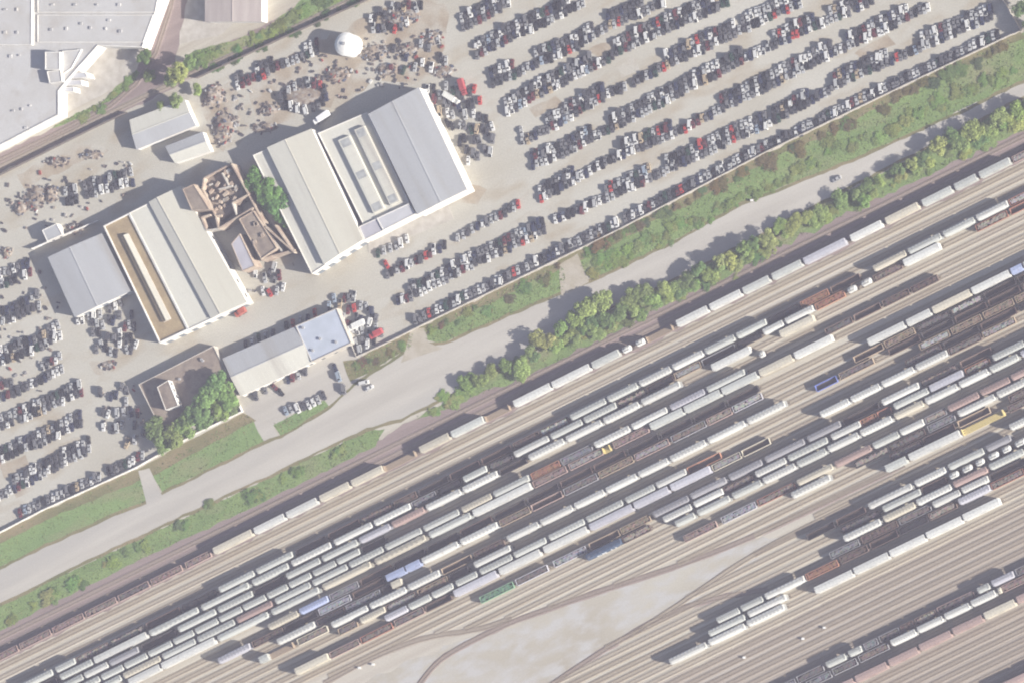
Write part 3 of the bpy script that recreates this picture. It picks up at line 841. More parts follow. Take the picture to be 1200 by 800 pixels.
SCRAPC = [(0.19, 0.15, 0.125), (0.13, 0.115, 0.11), (0.28, 0.27, 0.26), (0.22, 0.18, 0.155), (0.38, 0.37, 0.35), (0.16, 0.135, 0.125), (0.29, 0.25, 0.21)]
sc = MB()
sc.c = []
for mid, L, d, col in LOADS:
    base = R.choice(SCRAPC) if R.random() < .45 else [q * .7 for q in col]
    pr = Vector((-d.y, d.x, 0))
    for i in range(int(L * 9)):
        p = mid + d * R.uniform(-L / 2 + 1.1, L / 2 - 1.1) + pr * R.uniform(-0.9, 0.9)
        nb = len(sc.f)
        sc.box((p.x, p.y, 2.1 + R.uniform(0, 0.4)), (R.uniform(.4, 1.1), R.uniform(.3, .8), R.uniform(.2, .5)), R.uniform(0, 3))
        cc = [q * R.uniform(.8, 1.15) for q in base]
        sc.c += [cc] * (len(sc.f) - nb)
tag(sc.build('loose_scrap', M['debris']), 'loose rusty scrap metal heaped in the open gondola wagons', None, None, 'stuff')

# ------------------------------------------------------------------ buildings
def quadpts(q, h):
    return [U(x, y, h) for x, y in q]
def lerp(a, b, t):
    return a + (b - a) * t
def at(q, u, v):
    """q: NW, NE, SE, SW corners; u along west-east, v along north-south"""
    return lerp(lerp(q[0], q[1], u), lerp(q[3], q[2], u), v)
def sub(q, u0, u1, v0=0.0, v1=1.0):
    return [at(q, u0, v0), at(q, u1, v0), at(q, u1, v1), at(q, u0, v1)]
def ccw(poly):
    a = sum(poly[i].x * poly[(i + 1) % len(poly)].y - poly[(i + 1) % len(poly)].x * poly[i].y for i in range(len(poly)))
    return poly if a > 0 else list(reversed(poly))
def inset(poly, d):
    poly = ccw(poly)
    n = len(poly)
    out = []
    for i in range(n):
        p, a, b2 = poly[i], poly[i - 1], poly[(i + 1) % n]
        e1 = (p - a).normalized()
        e2 = (b2 - p).normalized()
        n1 = Vector((-e1.y, e1.x, 0))
        n2 = Vector((-e2.y, e2.x, 0))
        bis = n1 + n2
        out.append(p + bis * (d / max(0.3, bis.dot(n1))))
    return out
def house(name, label, q, z=0.0):
    c = sum((p for p in q), Vector()) / len(q)
    return empty(name, (c.x, c.y, z), label, 'building')
def flat_block(root, q, h, roof, wall, par=0.5, z0=0.0, wname='wall', rname='roof', pw=0.35):
    q = ccw(list(q))
    n = len(q)
    inn = inset(q, pw)
    w = MB()
    vs = [(p.x, p.y, z0) for p in q] + [(p.x, p.y, h + par) for p in q] + [(p.x, p.y, h + par) for p in inn] + [(p.x, p.y, h) for p in inn]
    fs = []
    for i in range(n):
        j = (i + 1) % n
        fs += [(i, j, n + j, n + i), (n + i, n + j, 2 * n + j, 2 * n + i), (2 * n + i, 2 * n + j, 3 * n + j, 3 * n + i)]
    w.add(vs, fs)
    w.build(wname, wall, root)
    r = MB()
    r.add([(p.x, p.y, h) for p in inn], [tuple(range(n))])
    return r.build(rname, roof, root)
def gable_block(root, q, eave, ridge, roof, wall, frac=0.5, z0=0.0, roof_w=None, over=0.35, seams=True, along='v'):
    """ridge runs north-south (along v) at fraction frac of the width"""
    if along == 'u':
        q = [q[3], q[0], q[1], q[2]]
    w = MB()
    A, B, C, D = q
    r0, r1 = lerp(A, B, frac), lerp(D, C, frac)
    vs = [(p.x, p.y, z0) for p in q] + [(p.x, p.y, eave) for p in q] + [(r0.x, r0.y, ridge), (r1.x, r1.y, ridge)]
    w.add(vs, [(0, 1, 5, 8, 4), (1, 2, 6, 5), (2, 3, 7, 9, 6), (3, 0, 4, 7)])
    w.build('wall', wall, root)
    ns = (A - D).normalized() * over
    T = 0.12
    for nm, e0, e1, m in (('roof_slope', A, D, roof_w or roof), ('roof_slope', B, C, roof)):
        d0 = e0 - r0
        sl = (ridge - eave) / max(0.1, d0.length)
        o0 = e0 + d0.normalized() * over + ns
        o1 = e1 + d0.normalized() * over - ns
        t0, t1 = r0 + ns, r1 - ns
        ze = eave - sl * over + 0.01
        zr = ridge + 0.01
        s = MB()
        s.add([(o0.x, o0.y, ze), (o1.x, o1.y, ze), (t1.x, t1.y, zr), (t0.x, t0.y, zr), (o0.x, o0.y, ze + T), (o1.x, o1.y, ze + T), (t1.x, t1.y, zr + T), (t0.x, t0.y, zr + T)],
              [(0, 1, 2, 3), (4, 7, 6, 5), (0, 4, 5, 1), (1, 5, 6, 2), (2, 6, 7, 3), (3, 7, 4, 0)])
        so = s.build(nm, m, root)
        if seams:
            g = MB()
            n = max(2, int((t1 - t0).length / 2.4))
            for i in range(n):
                f = (i + 0.5) / n
                a, c2 = lerp(o0, o1, f), lerp(t0, t1, f)
                e = (t1 - t0).normalized() * 0.05
                g.add([(a.x - e.x, a.y - e.y, ze + T), (a.x + e.x, a.y + e.y, ze + T), (c2.x + e.x, c2.y + e.y, zr + T), (c2.x - e.x, c2.y - e.y, zr + T), (a.x, a.y, ze + T + .035), (c2.x, c2.y, zr + T + .035)],
                      [(0, 4, 5, 3), (1, 2, 5, 4), (0, 1, 4), (3, 5, 2)])
            g.build('roof_seams', m, so)
    rc = MB()
    rc.bar(r0 + ns, r1 - ns, 0.5, ridge + 0.1, ridge + 0.26)
    rc.build('ridge_cap', roof, root)
def openings(root, a, b2, n, z0, z1, w, nm, m, out, frame=None):
    """n windows or doors on the wall a->b2, out = outward normal"""
    d = (b2 - a).normalized()
    L = (b2 - a).length
    ang = math.atan2(d.y, d.x)
    for i in range(n):
        c = a + d * (L * (i + 0.5) / n) + out * 0.02
        f = MB()
        f.box((c.x, c.y, (z0 + z1) / 2), (w, 0.10, z1 - z0), ang)
        fo = f.build(nm, frame or M['metal'], root)
        c = c + out * 0.035
        g = MB()
        g.box((c.x, c.y, (z0 + z1) / 2), (w - 0.2, 0.08, z1 - z0 - 0.2), ang)
        g.build('pane' if nm == 'window' else 'panel', m, fo)
def outn(q, i):
    c = sum((p for p in q), Vector()) / len(q)
    a, b2 = q[i], q[(i + 1) % len(q)]
    d = (b2 - a).normalized()
    n = Vector((d.y, -d.x, 0))
    if n.dot((a + b2) / 2 - c) < 0:
        n = -n
    return n
def flat0(q):
    return [Vector((p.x, p.y, 0)) for p in q]
def vents(root, q, h, n, m, s=0.9):
    for i in range(n):
        p = at(q, R.uniform(.12, .88), R.uniform(.1, .9))
        v = MB()
        v.box((p.x, p.y, h + 0.4), (s, s, 0.8), R.uniform(0, 1))
        v.box((p.x, p.y, h + 0.85), (s * 1.3, s * 1.3, 0.1), 0.3)
        v.build('roof_vent', m, root)

# C grey shed
q = flat0(quadpts([(57, 302), (119, 274.5), (152, 341), (88, 371)], 5.6))
rt = house('grey_shed', 'grey low pitched shed at the left edge beside the tan roofed hall', q)
gable_block(rt, q, 5.6, 6.5, M['grey_roof'], M['white_wall'], 0.42)
openings(rt, q[3], q[2], 3, 0.1, 3.6, 3.4, 'roller_door', M['door'], outn(q, 2))
# D hall with tan strip
q = flat0(quadpts([(121, 265), (213, 219), (290, 354), (187, 402)], 6.5))
rt = house('pale_hall', 'white hall with tan flat roof strip and cream sheet roof', q)
s1 = sub(q, 0.0, 0.33)
flat_block(rt, s1, 6.0, M['tan_roof'], M['white_wall'], 0.7, pw=0.6)
sk = sub(s1, 0.40, 0.66, 0.14, 0.87)
gable_block(rt, sk, 6.9, 7.6, M['cream_roof'], M['conc'], 0.5, 6.0, M['tan_roof'], 0.1, False)  # cream east face, tan west face: sunlit and shaded sides put into the colours
s2 = sub(q, 0.331, 0.60)
flat_block(rt, s2, 6.5, M['pale_roof'], M['white_wall'], 0.35)
s3 = sub(q, 0.601, 1.0)
gable_block(rt, s3, 7.6, 8.5, M['cream_roof'], M['white_wall'], 0.28, 0.0, M['pale_roof'], 0.2)  # west slope gets a paler sheet, its colour raised against the sun-angle shade
openings(rt, q[3], q[2], 7, 0.1, 3.8, 3.2, 'roller_door', M['door'], outn(q, 2))
openings(rt, q[1], q[2], 8, 3.0, 4.6, 2.4, 'window', M['winglass'], outn(q, 1))
# F cream hall
q = flat0(quadpts([(296, 182), (367, 152), (427, 281), (365, 321)], 7.0))
rt = house('cream_hall', 'long cream roofed hall right of the green tree', q)
s1 = sub(q, 0.0, 0.27)
flat_block(rt, s1, 6.6, M['pale_roof'], M['white_wall'], 0.35)
s2 = sub(q, 0.271, 1.0)
gable_block(rt, s2, 8.6, 9.4, M['cream_roof'], M['white_wall'], 0.42, 0.0, M['pale_roof'], 0.2)  # paler west sheet: colour makes up for the slope facing away from the sun
openings(rt, q[3], q[2], 5, 0.1, 4.0, 3.4, 'roller_door', M['door'], outn(q, 2))
# G flat middle hall with monitors
q = flat0(quadpts([(371, 157), (432, 131), (482, 238), (425, 266)], 6.6))
q = sub(q, 0.03, 0.97)
rt = house('flat_hall', 'flat roofed pale hall with two long roof lights between bigger halls', q)
flat_block(rt, q, 6.6, M['pale_roof'], M['white_wall'], 0.3)
for u0, u1, v0 in ((0.30, 0.53, 0.15), (0.66, 0.86, 0.12)):
    s = sub(q, u0, u1, v0, 0.94)
    mo = house('tmp', '', s)
    bpy.data.objects.remove(mo)
    m1 = MB()
    m1.prism(ccw(s), 6.6, 8.2)
    mo = m1.build('roof_light', M['pale_roof'], rt)
    for k in range(9):
        ss = sub(s, 0.12, 0.88, 0.02 + k * 0.109, 0.02 + k * 0.109 + 0.095)
        g = MB()
        g.prism(ccw(ss), 8.2, 8.27)
        g.build('pane', M['pale_roof'] if k % 4 else M['skylight'], mo)
# H big grey hall
q = flat0(quadpts([(432, 134), (491, 103), (547, 222), (489, 251)], 8.8))
rt = house('grey_hall', 'large grey hall with white east wall beside dense wreck block', q)
gable_block(rt, q, 8.8, 9.3, M['grey_roof'], M['white_wall'], 0.48, 0.0, None, 0.15)
openings(rt, q[1], q[2], 6, 0.2, 4.2, 3.6, 'roller_door', M['white_wall'], outn(q, 1))
openings(rt, q[3], q[2], 3, 0.2, 4.6, 4.0, 'roller_door', M['white_wall'], outn(q, 2))
# J annex
q = flat0(quadpts([(419, 266), (480, 238), (489, 250), (426, 282)], 7.6))
q = sub(q, 0.02, 0.98, 0.02, 1)
rt = house('white_annex', 'narrow bright white flat annex in front of roof light hall', q)
flat_block(rt, sub(q, 0, 0.36), 7.4, M['lilac_roof'], M['white_wall'], 0.2)
flat_block(rt, sub(q, 0.364, 1), 7.8, M['white_roof'], M['white_wall'], 0.2)
# gate building
q = flat0(quadpts([(261, 420), (395, 362), (412, 402), (282, 463)], 5.0))
rt = house('gate_building', 'long low grey and pale blue gate building beside the car lot', q)
s1 = sub(q, 0.0, 0.64)
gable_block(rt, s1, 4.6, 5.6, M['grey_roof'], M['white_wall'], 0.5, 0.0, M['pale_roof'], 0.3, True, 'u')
s2 = sub(q, 0.642, 1.0, -0.02, 1.0)
flat_block(rt, s2, 5.0, M['blue_roof'], M['conc'], 0.35)
vents(rt, s2, 5.0, 4, M['metal'])
openings(rt, q[3], q[2], 9, 1.0, 2.6, 2.2, 'window', M['winglass'], outn(q, 2))
# K brown house with penthouse
q = flat0(quadpts([(162, 450), (250, 405), (279, 462), (190, 506)], 3.9))
rt = house('brown_block', 'brown flat roofed block half hidden by trees near the gate', q)
flat_block(rt, q, 3.6, M['brown_roof'], M['conc'], 0.35)
ph = flat0(quadpts([(184, 453), (197, 445), (209, 475), (194, 480)], 7.8))
fb = flat_block(rt, ph, 7.6, M['brown_roof'], M['white_wall'], 0.25, 3.6, 'upper_wall', 'upper_roof', 0.25)
openings(rt, ph[1], ph[2], 4, 5.0, 6.4, 1.6, 'window', M['winglass'], outn(ph, 1))
vents(rt, sub(q, 0.35, .9, .05, .4), 3.6, 3, M['metal'])
# L buildings
q = flat0(quadpts([(152, 141), (216, 117), (229, 147), (160, 175)], 4.2))
rt = house('grey_workshop', 'pale grey flat workshop beside the branch line fence', q)
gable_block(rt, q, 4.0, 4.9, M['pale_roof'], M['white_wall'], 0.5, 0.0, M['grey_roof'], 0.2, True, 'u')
q = flat0(quadpts([(194, 172), (237, 155), (246, 177), (205, 191)], 4.2))
rt = house('grey_workshop', 'smaller grey workshop behind the paler one by scrap heaps', q)
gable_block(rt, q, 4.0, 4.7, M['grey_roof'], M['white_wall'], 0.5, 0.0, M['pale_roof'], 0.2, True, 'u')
# M hut
q = flat0(quadpts([(49, 270), (66, 262), (73, 275), (55, 283)], 4.4))
rt = house('grey_hut', 'small grey flat hut with white wall beside the grey shed', q)
flat_block(rt, q, 4.2, M['grey_roof'], M['white_wall'], 0.2)
openings(rt, q[3], q[2], 2, 1.0, 2.4, 1.5, 'window', M['winglass'], outn(q, 2))
# A factory
def pxpoly(pts, h):
    return flat0([U(x, y, h) for x, y in pts])
q = pxpoly([(-60, -60), (208, -60), (188, 0), (167, 56), (115, 54), (90, 82), (78, 96), (69, 107), (69, 135), (0, 171), (-60, 200)], 8.5)
rt = house('factory', 'huge pale flat roofed factory filling the upper left corner', q)
flat_block(rt, q, 8.5, M['fact_roof'], M['white_wall'], 0.4, pw=0.5)
for k, (pts, h) in enumerate((([(-58, -58), (38, -58), (37, 53), (-58, 53)], 10.6), ([(44, -58), (200, -58), (184, 4), (182, 15), (44, 15)], 9.2), ([(44, 17.5), (180, 17.5), (168, 50), (44, 50)], 8.9),
                              ([(53, 61), (70, 61), (70, 82), (53, 82)], 12.4), ([(55, 84), (71, 82), (73, 96), (58, 98)], 11.0), ([(73, 60), (96, 58), (84, 80), (73, 88)], 9.3))):
    p = pxpoly(pts, h)
    flat_block(rt, p, h, M['fact_roof'], M['white_wall'], 0.25, 8.5, 'roof_block_wall', 'roof_block')
for pts, h in (([(84, 85), (100, 85), (103, 91), (80, 93)], 7.4), ([(78, 93.5), (95, 94), (96, 100), (74, 101)], 6.8), ([(72, 102), (86, 102), (87, 108), (69, 108)], 6.2)):
    p = pxpoly(pts, h)
    flat_block(rt, p, h, M['white_roof'], M['white_wall'], 0.15, 0.0, 'step_wall', 'step_roof')
for px, py in [(62 + 26 * i, 6) for i in range(4)] + [(8 + 14 * i, 39) for i in range(2)] + [(8 + 14 * i, 12) for i in range(2)] + [(60, 35), (78, 34), (106, 33), (124, 34), (141, 37), (15, 130), (25, 128), (35, 124), (12, 66), (22, 65), (30, 150), (95, 28), (128, 24)]:
    p = U(px, py, 9)
    zz = 10.6 if px < 37 and py < 53 else (9.2 if py < 15 and px > 44 else (8.9 if px > 44 and py < 50 else 8.5))
    v = MB()
    v.box((p.x, p.y, zz + 0.25), (R.uniform(.8, 1.8), R.uniform(.8, 1.6), 0.5))
    v.build('roof_vent', R.choice((M['metal'], M['fact_roof'])), rt)
# B pinkish building
q = pxpoly([(241, -40), (306, -40), (306, 25), (241, 25)], 6.5)
rt = house('pinkish_building', 'pinkish ribbed roof building cut by the top edge', q)
gable_block(rt, q, 6.5, 7.4, M['pink_roof'], M['white_wall'], 0.5)
# silo tank
p = U(405, 52, 7.0)
rt = empty('storage_tank', (p.x, p.y, 0), 'round white storage tank among scrap heaps near the top', 'tank')
b = MB()
b.cyl((p.x, p.y), 5.6, 0, 7.0, 32)
b.build('shell', M['tank'], rt)
b = MB()
rings = []
for r, z in ((5.75, 7.0), (5.7, 7.25), (4.2, 7.9), (2.2, 8.4), (0.5, 8.55)):
    rings.append([(p.x + r * math.cos(t * math.pi / 16), p.y + r * math.sin(t * math.pi / 16), z) for t in range(32)])
b.loft(rings)
b.build('dome_roof', M['tank'], rt)
b = MB()
b.cyl((p.x, p.y), 0.8, 8.5, 9.1, 12)
b.build('roof_hatch', M['metal'], rt)
# E brick ruin
def segwall(root, a, b2, h, w=0.9, m=None, z0=0.0):
    A = U(a[0], a[1], h)
    B = U(b2[0], b2[1], h)
    s = MB()
    s.bar(A, B, w, z0, h)
    s.build('wall', m or M['brickwall'], root)
c0 = U(275, 235, 8)
rt = empty('brick_ruin', (c0.x, c0.y, 0), 'roofless brown brick ruin with open courtyard between halls', 'building')
HB = 8.2
for a, b2 in (((237, 222), (253, 255)), ((239, 209), (271, 192)), ((271, 192), (291, 228)), ((291, 228), (311, 266)), ((311, 266), (345, 296)), ((256, 268), (296, 244)), ((237, 222), (239, 209)), ((253, 255), (256, 268)),
              ((236, 255), (242, 270)), ((242, 270), (256, 268)), ((236, 255), (246, 252)), ((318, 300), (306, 305)), ((318, 300), (345, 293)), ((272, 238), (291, 228)), ((272, 238), (277, 252)), ((256, 222), (272, 218)), ((260, 203), (268, 218)), ((311, 266), (331, 296)), ((322, 264), (344, 296))):
    segwall(rt, a, b2, HB + R.uniform(-1.6, 0.3), R.uniform(0.55, 0.85), R.choice((M['brickwall'], M['brickwall'], M['conc'])))
fl = flat0(quadpts([(240, 212), (270, 195), (290, 230), (256, 262)], 4.5))
b = MB()
b.prism(ccw(fl), 0.0, 4.4)
b.build('inner_floor', M['brown_roof'], rt)
for i in range(26):
    pp = at(fl, R.uniform(.08, .92), R.uniform(.08, .92))
    r = MB()
    r.box((pp.x, pp.y, 4.4 + R.uniform(0.2, 1.4)), (R.uniform(.8, 3.0), R.uniform(.6, 2.0), R.uniform(.8, 3.2)), R.uniform(0, 1.5))
    r.build('rubble', R.choice((M['brickwall'], M['conc'], M['heap'], M['brickwall'])), rt)
q = flat0(quadpts([(214, 222), (227, 216), (246, 246), (225, 247)], 11.0))
rt = house('brown_tower_block', 'tall narrow block with plain brown grey roof beside the ruin', q)
flat_block(rt, q, 11.0, M['brown_roof'], M['brickwall'], 0.3)
q = flat0(quadpts([(280, 257), (297, 247), (325, 291), (306, 304)], 8.5))
rt = house('brown_roof_house', 'brick house with plain brown roof south of the ruin courtyard', q)
flat_block(rt, q, 8.2, M['brown_roof'], M['brickwall'], 0.5)
vents(rt, q, 8.2, 4, M['brickwall'], 1.4)
q = flat0(quadpts([(271, 286), (281, 274), (299, 312), (284, 318)], 8.0))
rt = house('lilac_roof_house', 'small house with lilac grey roof left of the brown roof', q)
flat_block(rt, q, 8.0, M['lilac_roof'], M['brickwall'], 0.2)

# ------------------------------------------------------------------ walls and fences
def panel_wall(name, label, pts, h, m, step=4.0, w=0.22, post=0.4, cap=True):
    P0 = U(*pts[0])
    rt = empty(name, (P0.x, P0.y, 0), label, 'wall')
    for a, c in zip(pts[:-1], pts[1:]):
        A, B = U(*a), U(*c)
        L = (B - A).length
        n = max(1, round(L / step))
        d = (B - A) / n
        for i in range(n):
            s = MB()
            z = h + R.uniform(-0.06, 0.06)
            e = d.normalized() * (post / 2)
            s.bar(A + d * i + e, A + d * (i + 1) - e, w, 0, z)
            if cap:
                s.bar(A + d * i + e, A + d * (i + 1) - e, w + 0.16, z + 0.002, z + 0.1)
            s.build('panel', m, rt)
            s = MB()
            s.bar(A + d * i - e, A + d * i + e, post, 0, h + 0.2)
            s.build('post', m, rt)
    return rt
panel_wall('boundary_wall', 'white concrete wall along the western verge up to the tree clump', [(-40, 645), (50, 598), (160, 548), (232, 507), (285, 482), (278, 467)], 1.6, M['white_wall'])
panel_wall('boundary_wall', 'long pale concrete wall between car rows and eastern verge', [(413, 403), (419, 418), (450, 404), (490, 384), (600, 331), (672, 296), (727, 269), (900, 178), (1060, 101), (1197, 36), (1176, 0), (1160, -30)], 1.6, M['conc'])
panel_wall('yard_wall', 'short white wall running beside the grey shed roof', [(40, 292), (75, 277), (118, 259)], 2.4, M['white_wall'])
panel_wall('branch_fence', 'dark board fence between scrapyard and branch line', [(-40, 222), (0, 206), (110, 151), (150, 132)], 2.4, M['fence'], 4.0, 0.14, 0.25, False)
panel_wall('branch_fence', 'dark board fence above the heaps with the white tank', [(232, 92), (330, 46), (430, 1), (500, -32)], 2.4, M['fence'], 4.0, 0.14, 0.25, False)

# ------------------------------------------------------------------ vehicles
def car_parts(kind, hood_open=False):
    b = MB()
    g = MB()
    r = MB()
    if kind == 'car':
        L, Wd, belt, top = 4.6, 1.82, 0.95, 1.45
        st = [(-2.3, .78, .45, .62), (-2.15, .88, .3, .80), (-1.0, .91, .28, .93), (1.5, .91, .28, .96), (2.15, .88, .3, .92), (2.3, .80, .42, .75)]
        cab = (-1.05, -0.35, 1.05, 1.65)
    elif kind == 'hatch':
        L, Wd, belt, top = 4.3, 1.85, 1.02, 1.65
        st = [(-2.15, .80, .5, .72), (-2.0, .90, .34, .92), (-0.95, .92, .32, 1.02), (1.7, .92, .32, 1.04), (2.05, .90, .36, 1.0), (2.15, .82, .5, .8)]
        cab = (-1.0, -0.45, 1.75, 2.05)
    elif kind == 'van':
        L, Wd, belt, top = 5.1, 2.0, 1.15, 2.05
        st = [(-2.55, .85, .5, .82), (-2.4, .95, .38, 1.0), (-1.75, 1.0, .36, 1.15), (2.3, 1.0, .36, 1.15), (2.5, .97, .38, 1.15), (2.55, .93, .45, 1.1)]
        cab = (-1.8, -1.05, 2.35, 2.5)
    else:
        L, Wd, belt, top = 5.4, 1.95, 1.05, 1.75
        st = [(-2.7, .85, .5, .78), (-2.5, .95, .4, 1.0), (-1.3, .97, .38, 1.08), (2.4, .97, .38, 1.05), (2.6, .97, .4, 1.05), (2.7, .93, .5, 1.0)]
        cab = (-1.3, -0.75, 0.35, 0.7)
    rings = []
    for y, w, z0, z1 in st:
        rings.append([(-w * .93, y, z0), (w * .93, y, z0), (w, y, (z0 + z1) / 2 + .05), (w * .9, y, z1), (-w * .9, y, z1), (-w, y, (z0 + z1) / 2 + .05)])
    b.loft(rings)
    y0, y1, y2, y3 = cab
    wb, wt = Wd / 2 * .9, Wd / 2 * .74
    vs = [(-wb, y0, belt - .06), (wb, y0, belt - .06), (wb, y3, belt - .04), (-wb, y3, belt - .04), (-wt, y1, top), (wt, y1, top), (wt, y2, top), (-wt, y2, top)]
    b.add(vs, [(4, 5, 6, 7), (0, 1, 5, 4), (1, 2, 6, 5), (2, 3, 7, 6), (3, 0, 4, 7)])
    def pane(i, j, k, l2, s=0.12, off=0.012):
        q = [Vector(vs[t]) for t in (i, j, k, l2)]
        c = sum(q, Vector()) / 4
        n = (q[1] - q[0]).cross(q[3] - q[0]).normalized()
        g.add([c + (v - c) * (1 - s) + n * off for v in q], [(0, 1, 2, 3)])
    pane(0, 1, 5, 4)
    pane(1, 2, 6, 5, .18)
    pane(2, 3, 7, 6)
    pane(3, 0, 4, 7, .18)
    if kind == 'pickup':
        g.box((0, 1.6, 1.08), (1.5, 1.7, 0.03))
    if hood_open:
        g.box((0, (st[1][0] + st[2][0]) / 2 - .05, st[2][3] - .03), (1.3, 0.95, 0.10))
    ax = L * 0.31
    for y in (-ax, ax):
        for s in (-1, 1):
            r.cylx(s * (Wd / 2 - .12) - .1, s * (Wd / 2 - .12) + .1, y, 0.32, 0.32, 8, 'x')
    for o in (r,):
        # cylx along x uses y,z centre
        pass
    return b, g, r
CARK = {}
for k in ('car', 'hatch', 'van', 'pickup'):
    for h in (False, True):
        b, g, r = car_parts(k, h)
        CARK[(k, h)] = (b, g, r, b.mesh(k + '_body', M['carpaint']), g.mesh(k + '_windows', M['glass']), r.mesh(k + '_wheels', M['rubber']))
WHEEL = MB()
WHEEL.cylx(-.1, .1, 0, 0.32, 0.32, 10, 'x')
WHEEL = WHEEL.mesh('wheel', M['rubber'])
CC = [('black', (0.025, 0.025, 0.028), 13), ('dark grey', (0.07, 0.07, 0.078), 23), ('mid grey', (0.15, 0.15, 0.157), 18), ('silver', (0.37, 0.375, 0.375), 24), ('white', (0.58, 0.58, 0.565), 18), ('dark blue', (0.035, 0.042, 0.075), 7),
      ('maroon', (0.12, 0.035, 0.04), 6), ('red', (0.38, 0.055, 0.05), 2.5), ('tan', (0.36, 0.29, 0.20), 3), ('dark green', (0.03, 0.06, 0.045), 3), ('light blue', (0.25, 0.30, 0.36), 1)]
def pick_col():
    t = R.uniform(0, sum(c[2] for c in CC))
    for n, c, w in CC:
        t -= w
        if t <= 0:
            return n, c
    return CC[0][:2]
CARS = []      # (dist, pos, rot, kind, open, colour name, colour, row phrase, order)
UPV = (U(600, 380) - U(600, 400)).normalized()
UPA = math.atan2(UPV.y, UPV.x) - math.pi / 2      # rotation of a car standing upright in the picture
DIRV = None
def car_row(pts, phrase, lines=1, pitch=5.7, fill=0.99, turn=0.0, gap=11.5, jit=1.0):
    """polyline of photo pixels; the lines stack downwards-up"""
    for ln in range(lines):
        idx = 0
        for a, c in zip(pts[:-1], pts[1:]):
            Lp = math.hypot(c[0] - a[0], c[1] - a[1])
            n = max(1, int(Lp / pitch))
            for i in range(n):
                f = (i + 0.5) / n
                x = a[0] + (c[0] - a[0]) * f
                y = a[1] + (c[1] - a[1]) * f
                if lines == 2:
                    y += gap * (0.5 - ln)
                    x += gap * (0.5 - ln) * 0.18
                    if ln == 1 and mnoise.noise(Vector((x * .02, y * .02, 3.3))) < -0.22:
                        continue
                if R.random() > fill:
                    continue
                x += R.uniform(-.7, .7)
                y += R.uniform(-1.4, 1.4) * jit
                if x < -8 or x > 1208 or y < -8:
                    continue
                idx += 1
                p = U(x, y)
                kd = R.choices(('car', 'hatch', 'van', 'pickup'), (62, 18, 11, 9))[0]
                nm, col = pick_col()
                if kd == 'van' and R.random() < .45:
                    nm, col = 'white', (0.58, 0.58, 0.565)
                rot = UPA + math.radians(R.gauss(6, 5)) + turn + (math.pi if R.random() < 0.3 else 0)
                ph = phrase if lines == 1 else ('lower file, ' if ln == 0 else 'upper file, ') + phrase
                CARS.append(((p - cam_pos).length, p, rot, kd, R.random() < .15, nm, col, ph, idx))
WALLW = 'above east wall'
car_row([(486, 376), (550, 345), (600, 321), (632, 306), (687, 278), (755, 245), (820, 211), (887, 176), (950, 147), (992, 125), (1050, 97), (1150, 50), (1172, 38)], 'first row ' + WALLW, 1, 5.2)
car_row([(648, 254), (700, 232), (735, 216), (800, 185), (830, 172), (862, 156), (895, 142), (955, 110), (992, 88), (1037, 70), (1075, 52), (1137, 25), (1165, 14)], 'second row ' + WALLW, 2, 5.3, gap=10)
car_row([(632, 229), (675, 205), (712, 183), (755, 165), (790, 152), (820, 136), (850, 120), (895, 98), (962, 64), (1032, 31), (1090, 2)], 'third row ' + WALLW, 2, 5.3, gap=10)
car_row([(622, 190), (667, 171), (705, 151), (740, 133), (780, 113), (807, 98), (840, 82), (872, 64), (937, 33), (1007, 4), (1025, -6)], 'fourth row ' + WALLW, 2, 5.3, gap=10)
car_row([(610, 160), (650, 142), (695, 114), (750, 87), (780, 71), (837, 45), (875, 27), (940, -4)], 'fifth row ' + WALLW, 2, 5.3)
car_row([(592, 127), (632, 104), (662, 89), (700, 70), (730, 52), (780, 28), (812, 15), (855, -4)], 'sixth row ' + WALLW, 2, 5.3)
car_row([(575, 92), (600, 82), (637, 65), (675, 50), (712, 25), (762, 5), (780, -5)], 'seventh row ' + WALLW, 2, 5.3)
car_row([(557, 60), (600, 37), (630, 24), (660, 10), (685, -4)], 'eighth row ' + WALLW, 2, 5.3)
car_row([(540, 28), (570, 14), (598, -4)], 'ninth row ' + WALLW, 2, 5.3)
car_row([(464, 350), (490, 338), (517, 325), (550, 307), (595, 286), (640, 264)], 'long row west of the wall row', 2, 5.3, gap=9)
car_row([(446, 326), (475, 312), (497, 301), (512, 292), (525, 287)], 'short row south of the flat hall', 1, 5.7)
car_row([(535, 280), (552, 270), (575, 259), (610, 238)], 'short row under the grey hall corner', 1, 5.7)
car_row([(440, 299), (462, 289), (480, 280)], 'few cars against the loading slab', 1, 6.5, 0.7)
LW = 'above west wall'
car_row([(22, 601), (60, 584), (100, 566), (135, 549), (170, 532)], 'first row ' + LW, 1, 5.5)
car_row([(-5, 578), (50, 550), (80, 534), (108, 520)], 'second row ' + LW, 2, 5.6, gap=10)
car_row([(-5, 536), (50, 512), (98, 489)], 'third row ' + LW, 2, 5.6, gap=9)
car_row([(-5, 498), (50, 475), (98, 453)], 'fourth row ' + LW, 2, 5.6, gap=9)
car_row([(-5, 463), (30, 447), (75, 423)], 'fifth row ' + LW, 2, 5.6, gap=13)
car_row([(-5, 420), (40, 404), (73, 385)], 'sixth row ' + LW, 2, 5.6)
car_row([(-5, 375), (25, 362), (48, 350)], 'seventh row ' + LW, 2, 5.6)
car_row([(-5, 330), (20, 320), (38, 312)], 'eighth row ' + LW, 2, 5.3)
car_row([(76, 232), (110, 220), (158, 207)], 'car cluster north of the white hall', 2, 6.0, gap=12)
car_row([(268, 414), (300, 398), (340, 382), (390, 358)], 'cars shaded behind the gate building', 1, 8.0, 0.6)
car_row([(88, 378), (115, 368), (145, 354)], 'cars in front of the grey shed', 1, 6.5, 0.7)
car_row([(275, 97), (300, 86), (340, 68), (375, 53)], 'cars under the branch line fence', 2, 6.0, gap=9)
